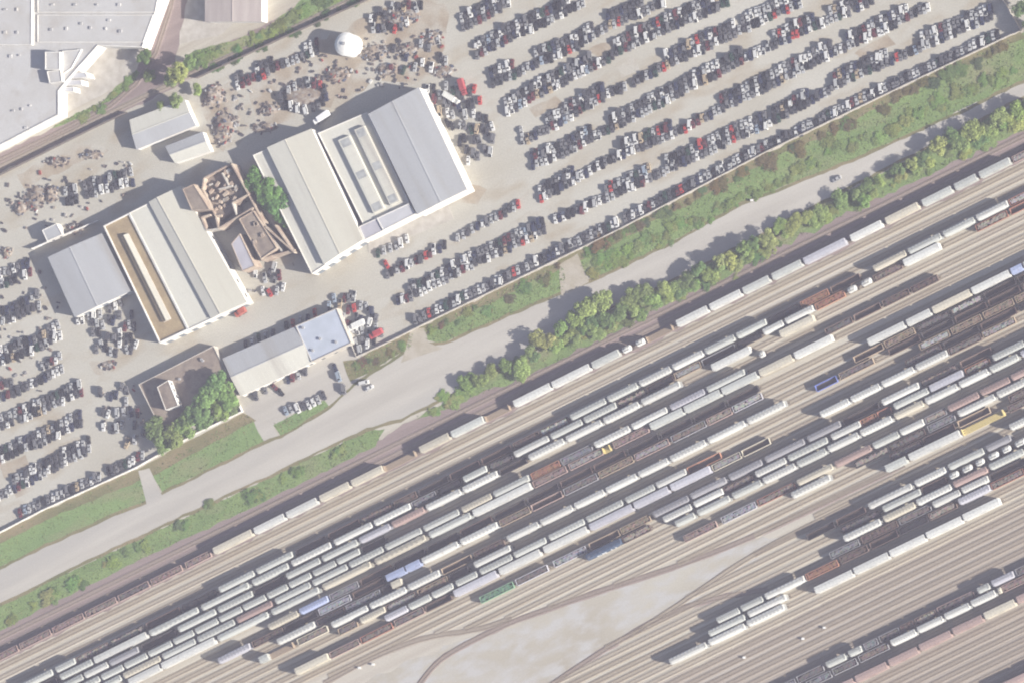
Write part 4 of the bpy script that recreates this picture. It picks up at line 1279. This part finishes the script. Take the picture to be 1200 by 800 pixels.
def cluster(poly, phrase, n, turn=None):
    xs = [p[0] for p in poly]
    ys = [p[1] for p in poly]
    pts = []
    tries = 0
    while len(pts) < n and tries < 4000:
        tries += 1
        x, y = R.uniform(min(xs), max(xs)), R.uniform(min(ys), max(ys))
        if inpoly(x, y, poly) and all(abs(x - a) > 5.0 or abs(y - c) > 11 for a, c in pts):
            pts.append((x, y))
    pts.sort()
    for i, (x, y) in enumerate(pts):
        p = U(x, y)
        kd = R.choices(('car', 'hatch', 'van', 'pickup'), (55, 15, 20, 10))[0]
        nm, col = pick_col()
        CARS.append(((p - cam_pos).length, p, UPA + math.radians(R.gauss(0, 12)), kd, R.random() < .3, nm, col, phrase, i + 1))
cluster([(500, 105), (552, 96), (566, 120), (583, 160), (578, 178), (548, 190), (528, 150)], 'dense wreck block right of grey hall', 70)
cluster([(390, 345), (425, 348), (440, 365), (450, 395), (422, 411), (405, 380)], 'wreck cluster right of gate building', 34)
cluster([(105, 378), (155, 358), (165, 400), (150, 415), (112, 412)], 'wreck cluster below grey shed', 26)
cluster([(116, 458), (150, 450), (165, 485), (172, 515), (150, 520), (122, 500)], 'wrecks shaded left of brown block', 20)
cluster([(298, 318), (325, 312), (338, 340), (312, 352)], 'wreck cluster below lilac roof house', 10)
cluster([(430, 20), (470, 0), (500, 0), (470, 35), (440, 45)], 'wrecks right of white tank', 18)
car_row([(329, 118), (336, 107), (350, 99), (366, 96), (379, 100), (384, 110), (378, 122), (364, 128), (346, 127), (333, 122)], 'wreck ring on oval heap', 1, 6.2)
cluster([(440, 62), (520, 40), (530, 70), (470, 95)], 'wrecks scattered on heaps north of halls', 14)
CARS.sort(key=lambda t: t[0])
count = {'car': 0, 'van': 0, 'pickup': 0}
st = MB(); st.c = []
stg = MB()
PHR = {'car': 'scrapped car', 'hatch': 'scrapped hatchback', 'van': 'scrapped van', 'pickup': 'scrapped pickup'}
def put(mb, src, p, rot):
    co, si = math.cos(rot), math.sin(rot)
    mb.add([(p.x + x * co - y * si, p.y + x * si + y * co, z + 0.02) for x, y, z in src.v], src.f)
for dist, p, rot, kd, op, nm, col, ph, idx in CARS:
    cat = 'car' if kd in ('car', 'hatch') else kd
    b, g, r, mb_, mg_, mr_ = CARK[(kd, op)]
    if count[cat] < 298:
        count[cat] += 1
        o = bpy.data.objects.new('scrapped_' + cat, mb_)
        COL.objects.link(o)
        o.location = (p.x, p.y, 0.02)
        o.rotation_euler = (0, 0, rot)
        o.color = (*col, 1)
        tag(o, '%s %s, %s from left, %s' % (nm, PHR[kd], ordn(idx), ph), cat, 'scrapped %ss in the yard rows' % cat)
        child('windows', mg_, o)
        w = child('wheels', mr_, o)
        w['kind'] = 'stuff'
    else:
        n0 = len(st.f)
        put(st, b, p, rot)
        st.c += [col] * (len(st.f) - n0)
        put(stg, g, p, rot)
        put(stg, r, p, rot)
if st.f:
    n0 = len(st.f)
    st.add(stg.v, stg.f)
    st.c += [(0.02, 0.022, 0.025)] * len(stg.f)
    tag(st.build('scrap_cars', M['carpaint_attr']), 'mass of dismantled wrecks in the far rows of the scrapyard', None, None, 'stuff')

def road_car(px, py, rot, kd, nm, col, label, group=None):
    p = U(px, py, 0.6)
    b, g, r, mb_, mg_, mr_ = CARK[(kd, False)]
    o = bpy.data.objects.new('parked_van' if kd == 'van' else 'parked_car', mb_)
    COL.objects.link(o)
    o.location = (p.x, p.y, 0.03)
    o.rotation_euler = (0, 0, rot)
    o.color = (*col, 1)
    tag(o, label, 'van' if kd == 'van' else 'car', group)
    child('windows', mg_, o)
    L = {'car': 4.6, 'hatch': 4.3, 'van': 5.1, 'pickup': 5.4}[kd]
    Wd = {'car': 1.82, 'hatch': 1.85, 'van': 2.0, 'pickup': 1.95}[kd]
    for y in (-L * .31, L * .31):
        for s in (-1, 1):
            w = child('wheel', WHEEL, o)
            w.location = (s * (Wd / 2 - .12), y, 0)
cd_ = dict((n, c) for n, c, w in CC)
UPL = UPA + math.radians(24)      # nose leaning down-right
PG = 'cars parked at the grass island'
for i, (x, y, k, nm) in enumerate(((335, 481, 'car', 'light blue'), (341.5, 478.5, 'car', 'silver'), (349, 478, 'van', 'white'), (355.5, 475.5, 'car', 'dark grey'), (362, 474, 'car', 'white'), (367.5, 471, 'hatch', 'white'), (373, 468, 'car', 'silver'), (379.5, 463, 'car', 'dark grey'))):
    road_car(x, y, UPL, k, nm, cd_[nm], '%s %s, %s from left in the row by the grass island' % (nm, 'van' if k == 'van' else 'parked car', ordn(i + 1)), PG)
PG2 = 'cars parked along the gate building'
for i, (x, y, k, nm, a) in enumerate(((300, 463, 'van', 'dark grey', 10), (311, 456, 'car', 'mid grey', 10), (321, 452, 'pickup', 'maroon', 45), (329, 459, 'car', 'black', 40), (338, 444, 'car', 'dark blue', 0), (343, 441, 'van', 'maroon', 0), (350, 439, 'car', 'silver', 10), (358, 434, 'van', 'dark grey', 0))):
    road_car(x, y, UPA + math.radians(a), k, nm, cd_[nm], '%s %s, %s from left along the gate building front' % (nm, 'van' if k == 'van' else 'parked car', ordn(i + 1)), PG2)
for x, y, k, nm, a, lb in ((393, 431, 'car', 'dark blue', 25, 'dark blue car topmost of three beside the dry verge'), (397, 441, 'van', 'light blue', 20, 'grey blue van in the middle of three beside the dry verge'), (403, 456, 'van', 'mid grey', 10, 'mid grey van lowest of three beside the dry verge'),
                           (427, 448, 'van', 'white', 100, 'white van standing at the road edge below the dry verge'), (433, 454, 'car', 'white', 110, 'white car just below the white van at the road edge'),
                           (981, 210, 'car', 'silver', -66, 'lone silver car driving on the pale road'), (453, 310, 'car', 'red', 30, 'red car alone near the loading slab')):
    road_car(x, y, UPA + math.radians(a), k, nm, cd_[nm], lb)
def truck(px, py, rot, col, label, L=9.0):
    p = U(px, py, 1.8)
    o = empty('parked_truck', (p.x, p.y, 0.03), label, 'truck', None, rot)
    c = MB()
    c.box((0, -L / 2 + 1.0, 1.5), (2.3, 1.9, 1.9))
    c.box((0, -L / 2 + 0.4, 2.5), (2.1, 0.7, 0.4))
    child('cab', c.mesh('truck_cab', M['carpaint']), o, col)
    c = MB()
    c.box((0, 1.1, 2.1), (2.5, L - 2.4, 2.5))
    for k in range(5):
        c.box((0, -L / 2 + 2.6 + k * (L - 3) / 4.5, 3.38), (2.5, 0.1, 0.06))
    child('cargo_box', c.mesh('truck_box', M['carpaint']), o, [min(.8, q * 1.1) for q in col])
    c = MB()
    c.box((0, 0, 0.7), (0.9, L - .5, 0.25))
    child('frame', c.mesh('truck_frame', M['bogie']), o)
    for y in (-L / 2 + 1.2, L / 2 - 1.2, L / 2 - 2.4):
        for s in (-1, 1):
            w = child('wheel', WHEEL, o)
            w.location = (s * 1.05, y, 0)
            w.scale = (2.2, 1.5, 1.5)
truck(529, 115, UPA + 1.0, (0.62, 0.62, 0.58), 'white box truck at the top of the dense wreck block')
truck(542, 102, UPA + 0.3, (0.30, 0.06, 0.065), 'red box truck at the top right of the wreck block', 8)
truck(377, 138, UPA - 1.05, (0.75, 0.75, 0.73), 'white box truck parked behind the flat hall')
truck(441, 391, UPA - 1.15, (0.36, 0.06, 0.065), 'red truck beside the white wall corner by gate building', 7)
truck(418, 381, UPA - 1.2, (0.62, 0.62, 0.60), 'pale box truck beside the gate building east wall')
truck(282, 366, UPA - 1.1, (0.33, 0.09, 0.065), 'red truck parked along the white hall front', 6)

# ------------------------------------------------------------------ scrap heaps
deb = MB(); deb.c = []
def heap(px, py, rx, ry, h, label, junk=30):
    p = U(px, py)
    rx *= 0.44
    ry *= 0.40
    b = MB()
    n, m_ = 26, 6
    vs = []
    fs = []
    for j in range(m_):
        f = 1 - j / m_
        for i in range(n):
            t = 2 * math.pi * i / n
            k = 1 + 0.30 * mnoise.noise(Vector((math.cos(t) * 1.3 + px, math.sin(t) * 1.3 + py, j * .5)))
            z = h * (1 - f ** 2) * (0.8 + 0.5 * mnoise.noise(Vector((math.cos(t) * f * 2 + px, math.sin(t) * f * 2, py))))
            vs.append((p.x + rx * f * k * math.cos(t), p.y + ry * f * k * math.sin(t), max(-.02, z) + 0.02 - (0.1 if j == 0 else 0)))
    vs.append((p.x, p.y, h * .95))
    for j in range(m_ - 1):
        for i in range(n):
            fs.append((j * n + i, j * n + (i + 1) % n, (j + 1) * n + (i + 1) % n, (j + 1) * n + i))
    for i in range(n):
        fs.append(((m_ - 1) * n + i, (m_ - 1) * n + (i + 1) % n, m_ * n))
    b.add(vs, fs)
    o = b.build('scrap_heap', M['heap'])
    tag(o, label, 'scrap heap')
    for i in range(junk):
        t = R.uniform(0, 6.28)
        f = math.sqrt(R.random()) * 1.15
        q = Vector((p.x + rx * f * math.cos(t), p.y + ry * f * math.sin(t), 0))
        z = max(0.2, h * (1 - min(1, f) ** 2) * .85)
        n0 = len(deb.f)
        deb.box((q.x, q.y, z + 0.1), (R.uniform(.4, 1.8), R.uniform(.3, 1.0), R.uniform(.2, .6)), R.uniform(0, 3))
        cc = R.choice(SCRAPC + [(0.07, 0.065, 0.07)] * 6 + [(0.5, 0.5, 0.48), (0.25, 0.07, 0.06), (0.1, 0.12, 0.17)])
        deb.c += [cc] * (len(deb.f) - n0)
for h in ((24, 244, 9, 8, 2.0, 'rusty scrap heap left of the long junk pile'), (42, 232, 14, 14, 1.6, 'grey junk pile standing north of the grey hut'), (60, 228, 9, 12, 1.4, 'white and tan junk pile beside the grey one'),
          (88, 268, 12, 7, 1.6, 'tan junk heap against the white wall by the shed'), (68, 190, 16, 6, 1.8, 'orange brown heap along the branch line fence'), (108, 182, 14, 5, 1.4, 'brown heap left of the grey workshops'),
          (250, 112, 14, 14, 2.2, 'rusty heap just right of the grey workshops'), (262, 150, 14, 18, 2.2, 'brown scrap heap right of the smaller workshop'), (355, 112, 26, 14, 0.9, 'large oval earth heap ringed by wrecks'),
          (315, 128, 14, 7, 1.2, 'low brown heap left of the oval heap'), (395, 88, 18, 9, 1.8, 'tan heap below the white tank'), (440, 62, 16, 10, 1.6, 'brown heap right of the white tank'), (455, 82, 14, 8, 1.5, 'grey scrap heap above the flat hall'),
          (478, 58, 14, 8, 1.4, 'scattered scrap heap in the upper yard centre'), (507, 45, 12, 10, 1.4, 'dark scrap heap near the start of the car rows'), (520, 84, 14, 7, 1.2, 'small scrap heap above the wreck block'), (470, 20, 22, 12, 1.8, 'rusty scrap heap below the fence at the top'),
          (8, 296, 7, 7, 1.4, 'small dark heap at the left photo edge'), (127, 427, 10, 5, 0.8, 'low tan earth heap left of the brown block'), (310, 150, 16, 6, 1.0, 'low earth heap at the cream hall north end')):
    heap(*h, junk=6 if h[2] == 26 else int(h[2] * h[3] * 0.22) + 8)
# loose junk between the heaps
for poly, n in (([(270, 100), (430, 40), (520, 40), (530, 90), (330, 140), (280, 150)], 170), ([(0, 220), (80, 190), (160, 190), (160, 225), (70, 262), (0, 275)], 70), ([(0, 300), (50, 300), (80, 380), (60, 460), (0, 470)], 60), ([(245, 120), (275, 105), (290, 165), (250, 175)], 30), ([(255, 325), (300, 300), (345, 310), (330, 350), (290, 360)], 14), ([(115, 450), (160, 450), (175, 520), (120, 510)], 35)):
    xs = [p[0] for p in poly]
    ys = [p[1] for p in poly]
    k = 0
    while k < n:
        x, y = R.uniform(min(xs), max(xs)), R.uniform(min(ys), max(ys))
        if not inpoly(x, y, poly):
            continue
        k += 1
        p = U(x, y)
        n0 = len(deb.f)
        deb.box((p.x, p.y, R.uniform(.2, .5)), (R.uniform(.5, 2.2), R.uniform(.4, 1.3), R.uniform(.3, .9)), R.uniform(0, 3))
        cc = R.choice(SCRAPC + [(0.07, 0.065, 0.07)] * 6 + [(0.5, 0.5, 0.48), (0.3, 0.29, 0.28), (0.25, 0.07, 0.06)])
        deb.c += [cc] * (len(deb.f) - n0)
tag(deb.build('scrap_debris', M['debris']), 'loose car parts and scrap lying over the heaps and dirt', None, None, 'stuff')
# small signal boxes
for x, y, lb in ((421, 782, 'small white equipment box, left of two on the sandy ground'), (437, 778, 'small white equipment box, right of two on the sandy ground'), (941, 748, 'small white box among grey tracks, lower of two'), (966, 735, 'small white box among grey tracks, upper of two'), (881, 235, 'small white cabinet on the rough eastern verge'), (872, 770, 'small pale box on the grey tracks near the bottom')):
    p = U(x, y, .8)
    o = empty('equipment_box', (p.x, p.y, 0.02), lb, 'equipment box')
    c = MB()
    c.box((0, 0, 0.75), (1.5, 1.1, 1.5))
    o.scale = (.7, .7, .7)
    child('cabinet', c.mesh('cabinet', M['tank']), o)
    c = MB()
    c.box((0, 0, 1.57), (1.8, 1.4, 0.12))
    child('lid', c.mesh('lid', M['tank']), o)
    c = MB()
    c.box((0.76, 0, 0.75), (0.04, 0.8, 1.2))
    child('door', c.mesh('cabinet_door', M['metal']), o)

# ------------------------------------------------------------------ trees and bushes
def crown_mesh(seed, n, flat=1.0, lobes=8, rise=0.0):
    r = random.Random(seed)
    L = []
    for i in range(lobes):
        t = r.uniform(0, 6.28)
        d = r.uniform(0.15, 0.85)
        L.append((math.cos(t) * d, math.sin(t) * d, r.uniform(-0.35, 0.45) * flat, r.uniform(0.28, 0.5)))
    L.append((0, 0, 0.35 * flat, 0.45))
    vs, fs, tone = [], [], []
    for i in range(n):
        cx, cy, cz, cr = r.choice(L)
        v = Vector((r.gauss(0, 1), r.gauss(0, 1), r.gauss(0.25, 1))).normalized()
        rr = cr * r.uniform(0.6, 1.1)
        p = Vector((cx, cy, cz)) + Vector((v.x * rr, v.y * rr, v.z * rr * flat))
        nn = (v + Vector((r.uniform(-.7, .7), r.uniform(-.7, .7), r.uniform(-.3, .9) + rise))).normalized()
        a = nn.orthogonal().normalized()
        b2 = nn.cross(a)
        s = r.uniform(0.06, 0.125)
        k = len(vs)
        ang = r.uniform(0, 3.14)
        e1 = (a * math.cos(ang) + b2 * math.sin(ang)) * s
        e2 = (b2 * math.cos(ang) - a * math.sin(ang)) * s * 0.75
        vs += [p - e1, p + e2 * .9 - e1 * .1, p + e1, p - e2 * .9 - e1 * .1]
        fs.append((k, k + 1, k + 2, k + 3))
        tone.append(r.random())
    me = bpy.data.meshes.new('crown')
    me.from_pydata([tuple(v) for v in vs], [], fs)
    me.materials.append(M['leaf'])
    at_ = me.attributes.new('tone', 'FLOAT', 'FACE')
    at_.data.foreach_set('value', tone)
    return me
CROWN = [crown_mesh(i, 2200, 0.9, 14, 0.5) for i in range(8)]
BUSH = [crown_mesh(20 + i, 600, 0.5, 9, 1.1) for i in range(5)]
def trunk_mesh(seed):
    r = random.Random(seed)
    b = MB()
    n = 8
    def tube(p0, p1, r0, r1):
        d = (p1 - p0).normalized()
        a = d.orthogonal().normalized()
        c = d.cross(a)
        b.loft([[tuple(p + (a * math.cos(i * 6.283 / n) + c * math.sin(i * 6.283 / n)) * q) for i in range(n)] for p, q in ((p0, r0), (p1, r1))])
    t = Vector((r.uniform(-.05, .05), r.uniform(-.05, .05), .5))
    tube(Vector((0, 0, -.02)), t, .035, .024)
    for i in range(5):
        a = i * 1.26 + r.uniform(-.3, .3)
        tube(t * r.uniform(.75, 1), t + Vector((math.cos(a) * .25, math.sin(a) * .25, r.uniform(.1, .3))), .016, .005)
    return b.mesh('trunk', M['bark'])
TRUNK = [trunk_mesh(i) for i in range(3)]
GREENS = [(0.20, 0.255, 0.075), (0.15, 0.215, 0.065), (0.105, 0.165, 0.055), (0.225, 0.265, 0.08), (0.07, 0.11, 0.045)]
TN = {GREENS[0]: 'light green', GREENS[1]: 'mid green', GREENS[2]: 'dark green', GREENS[3]: 'yellowish green', GREENS[4]: 'deep green', (0.13, 0.105, 0.05): 'brownish'}
def tree(px, py, r, h, col, label, group):
    p = U(px, py, h * 0.62)
    o = empty('leafy_tree', (p.x, p.y, 0.0), label, 'tree', group, R.uniform(0, 6))
    t = child('trunk', R.choice(TRUNK), o)
    t.scale = (h, h, h)
    c = child('crown', R.choice(CROWN), o, [q * R.uniform(.9, 1.1) for q in col])
    c.location = (0, 0, h * 0.62)
    c.scale = (r, r, h * 0.40)
def bush(px, py, r, h, col, label, group):
    p = U(px, py, h * .4)
    o = empty('bush', (p.x, p.y, 0.0), label, 'bush', group, R.uniform(0, 6))
    c = child('foliage', R.choice(BUSH), o, [q * R.uniform(.85, 1.15) for q in col])
    c.location = (0, 0, h * .45)
    c.scale = (r, r, h * .55)
    t = child('stems', R.choice(TRUNK), o)
    t.scale = (h * .8, h * .8, h * .8)
TG = 'trees of the belt between road and railway'
belt = []
for x, y, r, h in ((548, 452, 4.4, 7), (560, 446, 3.6, 6), (578, 438, 3.4, 5), (596, 428, 3.6, 6), (606, 428, 4.2, 8), (620, 410, 4.4, 8.5), (632, 402, 4.6, 9), (646, 398, 4.4, 8), (658, 386, 4.6, 9), (668, 392, 4.0, 7), (676, 376, 4.8, 9.5), (690, 366, 4.8, 10), (694, 382, 4.2, 8),
                   (706, 352, 4.6, 9.5), (712, 372, 4.4, 8), (724, 362, 4.6, 9), (738, 354, 4.6, 8.5), (744, 366, 3.8, 7), (756, 346, 4.6, 8), (768, 352, 3.8, 6.5), (778, 336, 4.4, 7.5), (792, 336, 4.0, 6.5), (806, 326, 4.2, 7.5), (822, 318, 4.4, 8), (832, 322, 3.8, 6), (843, 304, 4.6, 9), (856, 304, 4.2, 8),
                   (872, 290, 4.6, 9), (886, 284, 4.4, 9), (900, 280, 4.0, 7), (916, 268, 3.8, 6), (932, 264, 4.2, 6.5), (945, 254, 3.4, 5), (962, 250, 3.6, 5), (985, 236, 3.6, 5), (1006, 226, 4.0, 6.5), (1016, 218, 3.8, 6), (1034, 210, 3.4, 5.5), (1052, 196, 3.8, 6), (1070, 190, 4.2, 7), (1084, 184, 4.0, 6.5), (1098, 174, 4.4, 7.5), (1115, 160, 5.0, 10), (1128, 166, 4.0, 7),
                   (1142, 158, 4.2, 8), (1156, 148, 4.0, 7.5), (1170, 138, 5.0, 11), (1184, 142, 4.6, 9), (1197, 128, 4.8, 10), (1212, 122, 4.6, 9)):
    belt.append((x + R.uniform(-3, 3), y + R.uniform(-3, 3), r * R.uniform(.7, 1.25), h * R.uniform(.55, .9)))
    if x > 600 and R.random() < .75:
        belt.append((x + R.uniform(3, 9), y + R.uniform(5, 10), r * R.uniform(.7, .95), h * R.uniform(.5, .75)))
belt.sort()
for i, (x, y, r, h) in enumerate(belt):
    col = R.choice(GREENS[:4])
    tree(x, y, r, h, col, '%s tree, %s from left in the belt beside the road' % (TN[col], ordn(i + 1)), TG)
for i, (x, y, r, h) in enumerate(((181, 503, 4.5, 10), (187, 518, 4.0, 7), (202, 511, 4.6, 9), (218, 498, 4.6, 9), (232, 482, 4.8, 11), (243, 466, 5.0, 12), (251, 449, 5.0, 12), (263, 464, 4.8, 10), (256, 479, 4.4, 8), (238, 494, 3.8, 7), (270, 477, 3.4, 6))):
    col = R.choice(GREENS[1:3])
    tree(x, y, r * 1.35, h, col, '%s tree, %s from left in the clump round the brown block' % (TN[col], ordn(i + 1)), 'trees round the brown block')
for x, y, r, h, lb in ((298, 212, 4.2, 9, 'darker small tree at the top of the clump beside the ruin'), (315, 223, 5.4, 11, 'big bright green tree between ruin and cream hall'), (322, 238, 5.0, 10, 'green tree just below the big one by the cream hall'), (333, 256, 3.2, 7, 'lowest narrow tree of the clump by the cream hall')):
    tree(x, y, r * 1.3, h, (0.10, 0.19, 0.055), lb, 'trees between ruin and cream hall')
for x, y, r, h, c, lb in ((209, 84, 5.4, 13, 0, 'large light green tree at the branch line junction'), (199, 94, 3.6, 6, 1, 'smaller tree below left of the junction tree'), (221, 73, 3.4, 8, 2, 'dark tree right above the junction tree'), (170, 68, 4.0, 7, 2, 'dark tree at the factory corner by the track'), (176, 90, 3.2, 5, 2, 'small dark tree between the two branch tracks'),
                       (207, 118, 3.8, 8, 1, 'green tree over the pale workshop roof corner'), (189, 126, 2.8, 5, 3, 'yellowish small tree behind the pale workshop'), (232, 105, 2.8, 5, 3, 'yellowish tree above the rusty heap'), (1196, 12, 4.5, 8, 2, 'dark tree at the upper right photo corner'), (1210, 30, 4.5, 8, 1, 'tree cut by the right photo edge near the wall end')):
    tree(x, y, r, h, GREENS[c], lb, None)
BG = 'bushes on the verges'
def bush_line(pts, n, spread, cols, phrase, r0=1.0, r1=2.2):
    tot = []
    for i in range(n):
        f = (i + R.random() * .8) / n * (len(pts) - 1)
        k = min(int(f), len(pts) - 2)
        f -= k
        x = pts[k][0] + (pts[k + 1][0] - pts[k][0]) * f + R.uniform(-2, 2)
        y = pts[k][1] + (pts[k + 1][1] - pts[k][1]) * f + R.gauss(0, .6) * spread
        if i % 3:
            f0 = tot[-1] if tot else (x, y)
            x, y = (f0[0] + R.uniform(2, 6), f0[1] + R.uniform(-4, 2)) if R.random() < .6 else (x, y)
        if -8 < x < 1208:
            tot.append((x, y))
    tot.sort()
    for i, (x, y) in enumerate(tot):
        r = R.uniform(r0, r1)
        col = R.choice(cols)
        bush(x, y, r * R.uniform(1.1, 2.3), r * R.uniform(.4, .7), col, '%s bush, %s from left %s' % (TN[col], ordn(i + 1), phrase), BG)
BR = (0.13, 0.105, 0.05)
bush_line([(685, 296), (760, 258), (900, 190), (1060, 112), (1190, 50)], 56, 4, [BR, BR, GREENS[2], GREENS[4]], 'under the eastern boundary wall', 1.0, 2.4)
bush_line([(690, 315), (800, 265), (1000, 170), (1190, 78)], 110, 9, [GREENS[1], GREENS[1], GREENS[0]], 'on the long eastern verge', 0.9, 2.0)
bush_line([(505, 390), (600, 344), (655, 315)], 20, 7, [BR, GREENS[2], GREENS[1]], 'on the patchy verge', 0.8, 1.8)
bush_line([(415, 432), (440, 422), (478, 400)], 9, 4, [GREENS[2], GREENS[1], BR], 'on the dry verge strip', 0.8, 1.6)
bush_line([(5, 725), (60, 697), (110, 672), (165, 640), (230, 603), (290, 575), (360, 546), (445, 510)], 30, 6, [GREENS[1], GREENS[2], GREENS[1], GREENS[0]], 'on the strip beside the first tracks', 1.0, 2.6)
bush_line([(505, 476), (540, 458), (700, 388), (860, 312), (1000, 236), (1200, 140)], 60, 8, [GREENS[1], GREENS[0], GREENS[2], GREENS[3]], 'under the tree belt', 1.0, 2.4)
bush_line([(225, 78), (300, 45), (350, 15), (395, -3)], 26, 5, [GREENS[1], GREENS[2], GREENS[0]], 'on the bank by the pinkish building', 1.0, 2.2)
bush_line([(245, 84), (330, 43), (425, -1)], 18, 2, [GREENS[2], GREENS[4]], 'along the branch line fence', 0.9, 1.6)
bush_line([(90, 143), (125, 117), (160, 86)], 12, 3, [GREENS[0], GREENS[1]], 'between factory and branch line', 0.9, 1.6)

# grass tufts
gt = MB()
dens = {'a': 700, 'b': 250, 'c': 250, 'd': 300, 'e': 100, 'f': 200, 'g': 600, 'h': 1800, 'i': 900, 'j': 1300}
for k, n in dens.items():
    poly = GR[k]
    xs = [max(-10, min(1210, p[0])) for p in poly]
    ys = [p[1] for p in poly]
    c = 0
    while c < n:
        x, y = R.uniform(min(xs), max(xs)), R.uniform(min(ys), max(ys))
        if not inpoly(x, y, poly):
            continue
        c += 1
        p = U(x, y)
        for j in range(3):
            a = R.uniform(0, 3.14)
            w = R.uniform(.25, .55)
            h = R.uniform(.08, .26)
            dx, dy = math.cos(a) * w, math.sin(a) * w
            tx, ty = R.uniform(-.3, .3), R.uniform(-.3, .3)
            gt.add([(p.x - dx, p.y - dy, 0.01), (p.x + dx, p.y + dy, 0.01), (p.x + dx * .5 + tx, p.y + dy * .5 + ty, h), (p.x - dx * .5 + tx, p.y - dy * .5 + ty, h)], [(0, 1, 2, 3)])
tag(gt.build('grass', M['blade']), 'rough grass and weeds growing over the verges', None, None, 'stuff')
print('cars', len(CARS), count, 'objects', len(bpy.data.objects))

# ------------------------------------------------------------------ haze
HAZE = 6.2e-5
if HAZE:
    b = MB()
    top = cam_pos.z + 60
    b.box((500, 0, top / 2 - 0.5), (3600, 2400, top + 1.0))
    m = bpy.data.materials.new('thin summer haze')
    m.use_nodes = True
    n = m.node_tree.nodes
    n.remove(n["Principled BSDF"])
    v = n.new("ShaderNodeVolumePrincipled")
    v.inputs["Color"].default_value = (0.76, 0.755, 0.985, 1)
    v.inputs["Density"].default_value = HAZE
    m.node_tree.links.new(v.outputs[0], n["Material Output"].inputs["Volume"])
    tag(b.build('haze', m), 'thin even summer haze over the whole yard', None, None, 'stuff')
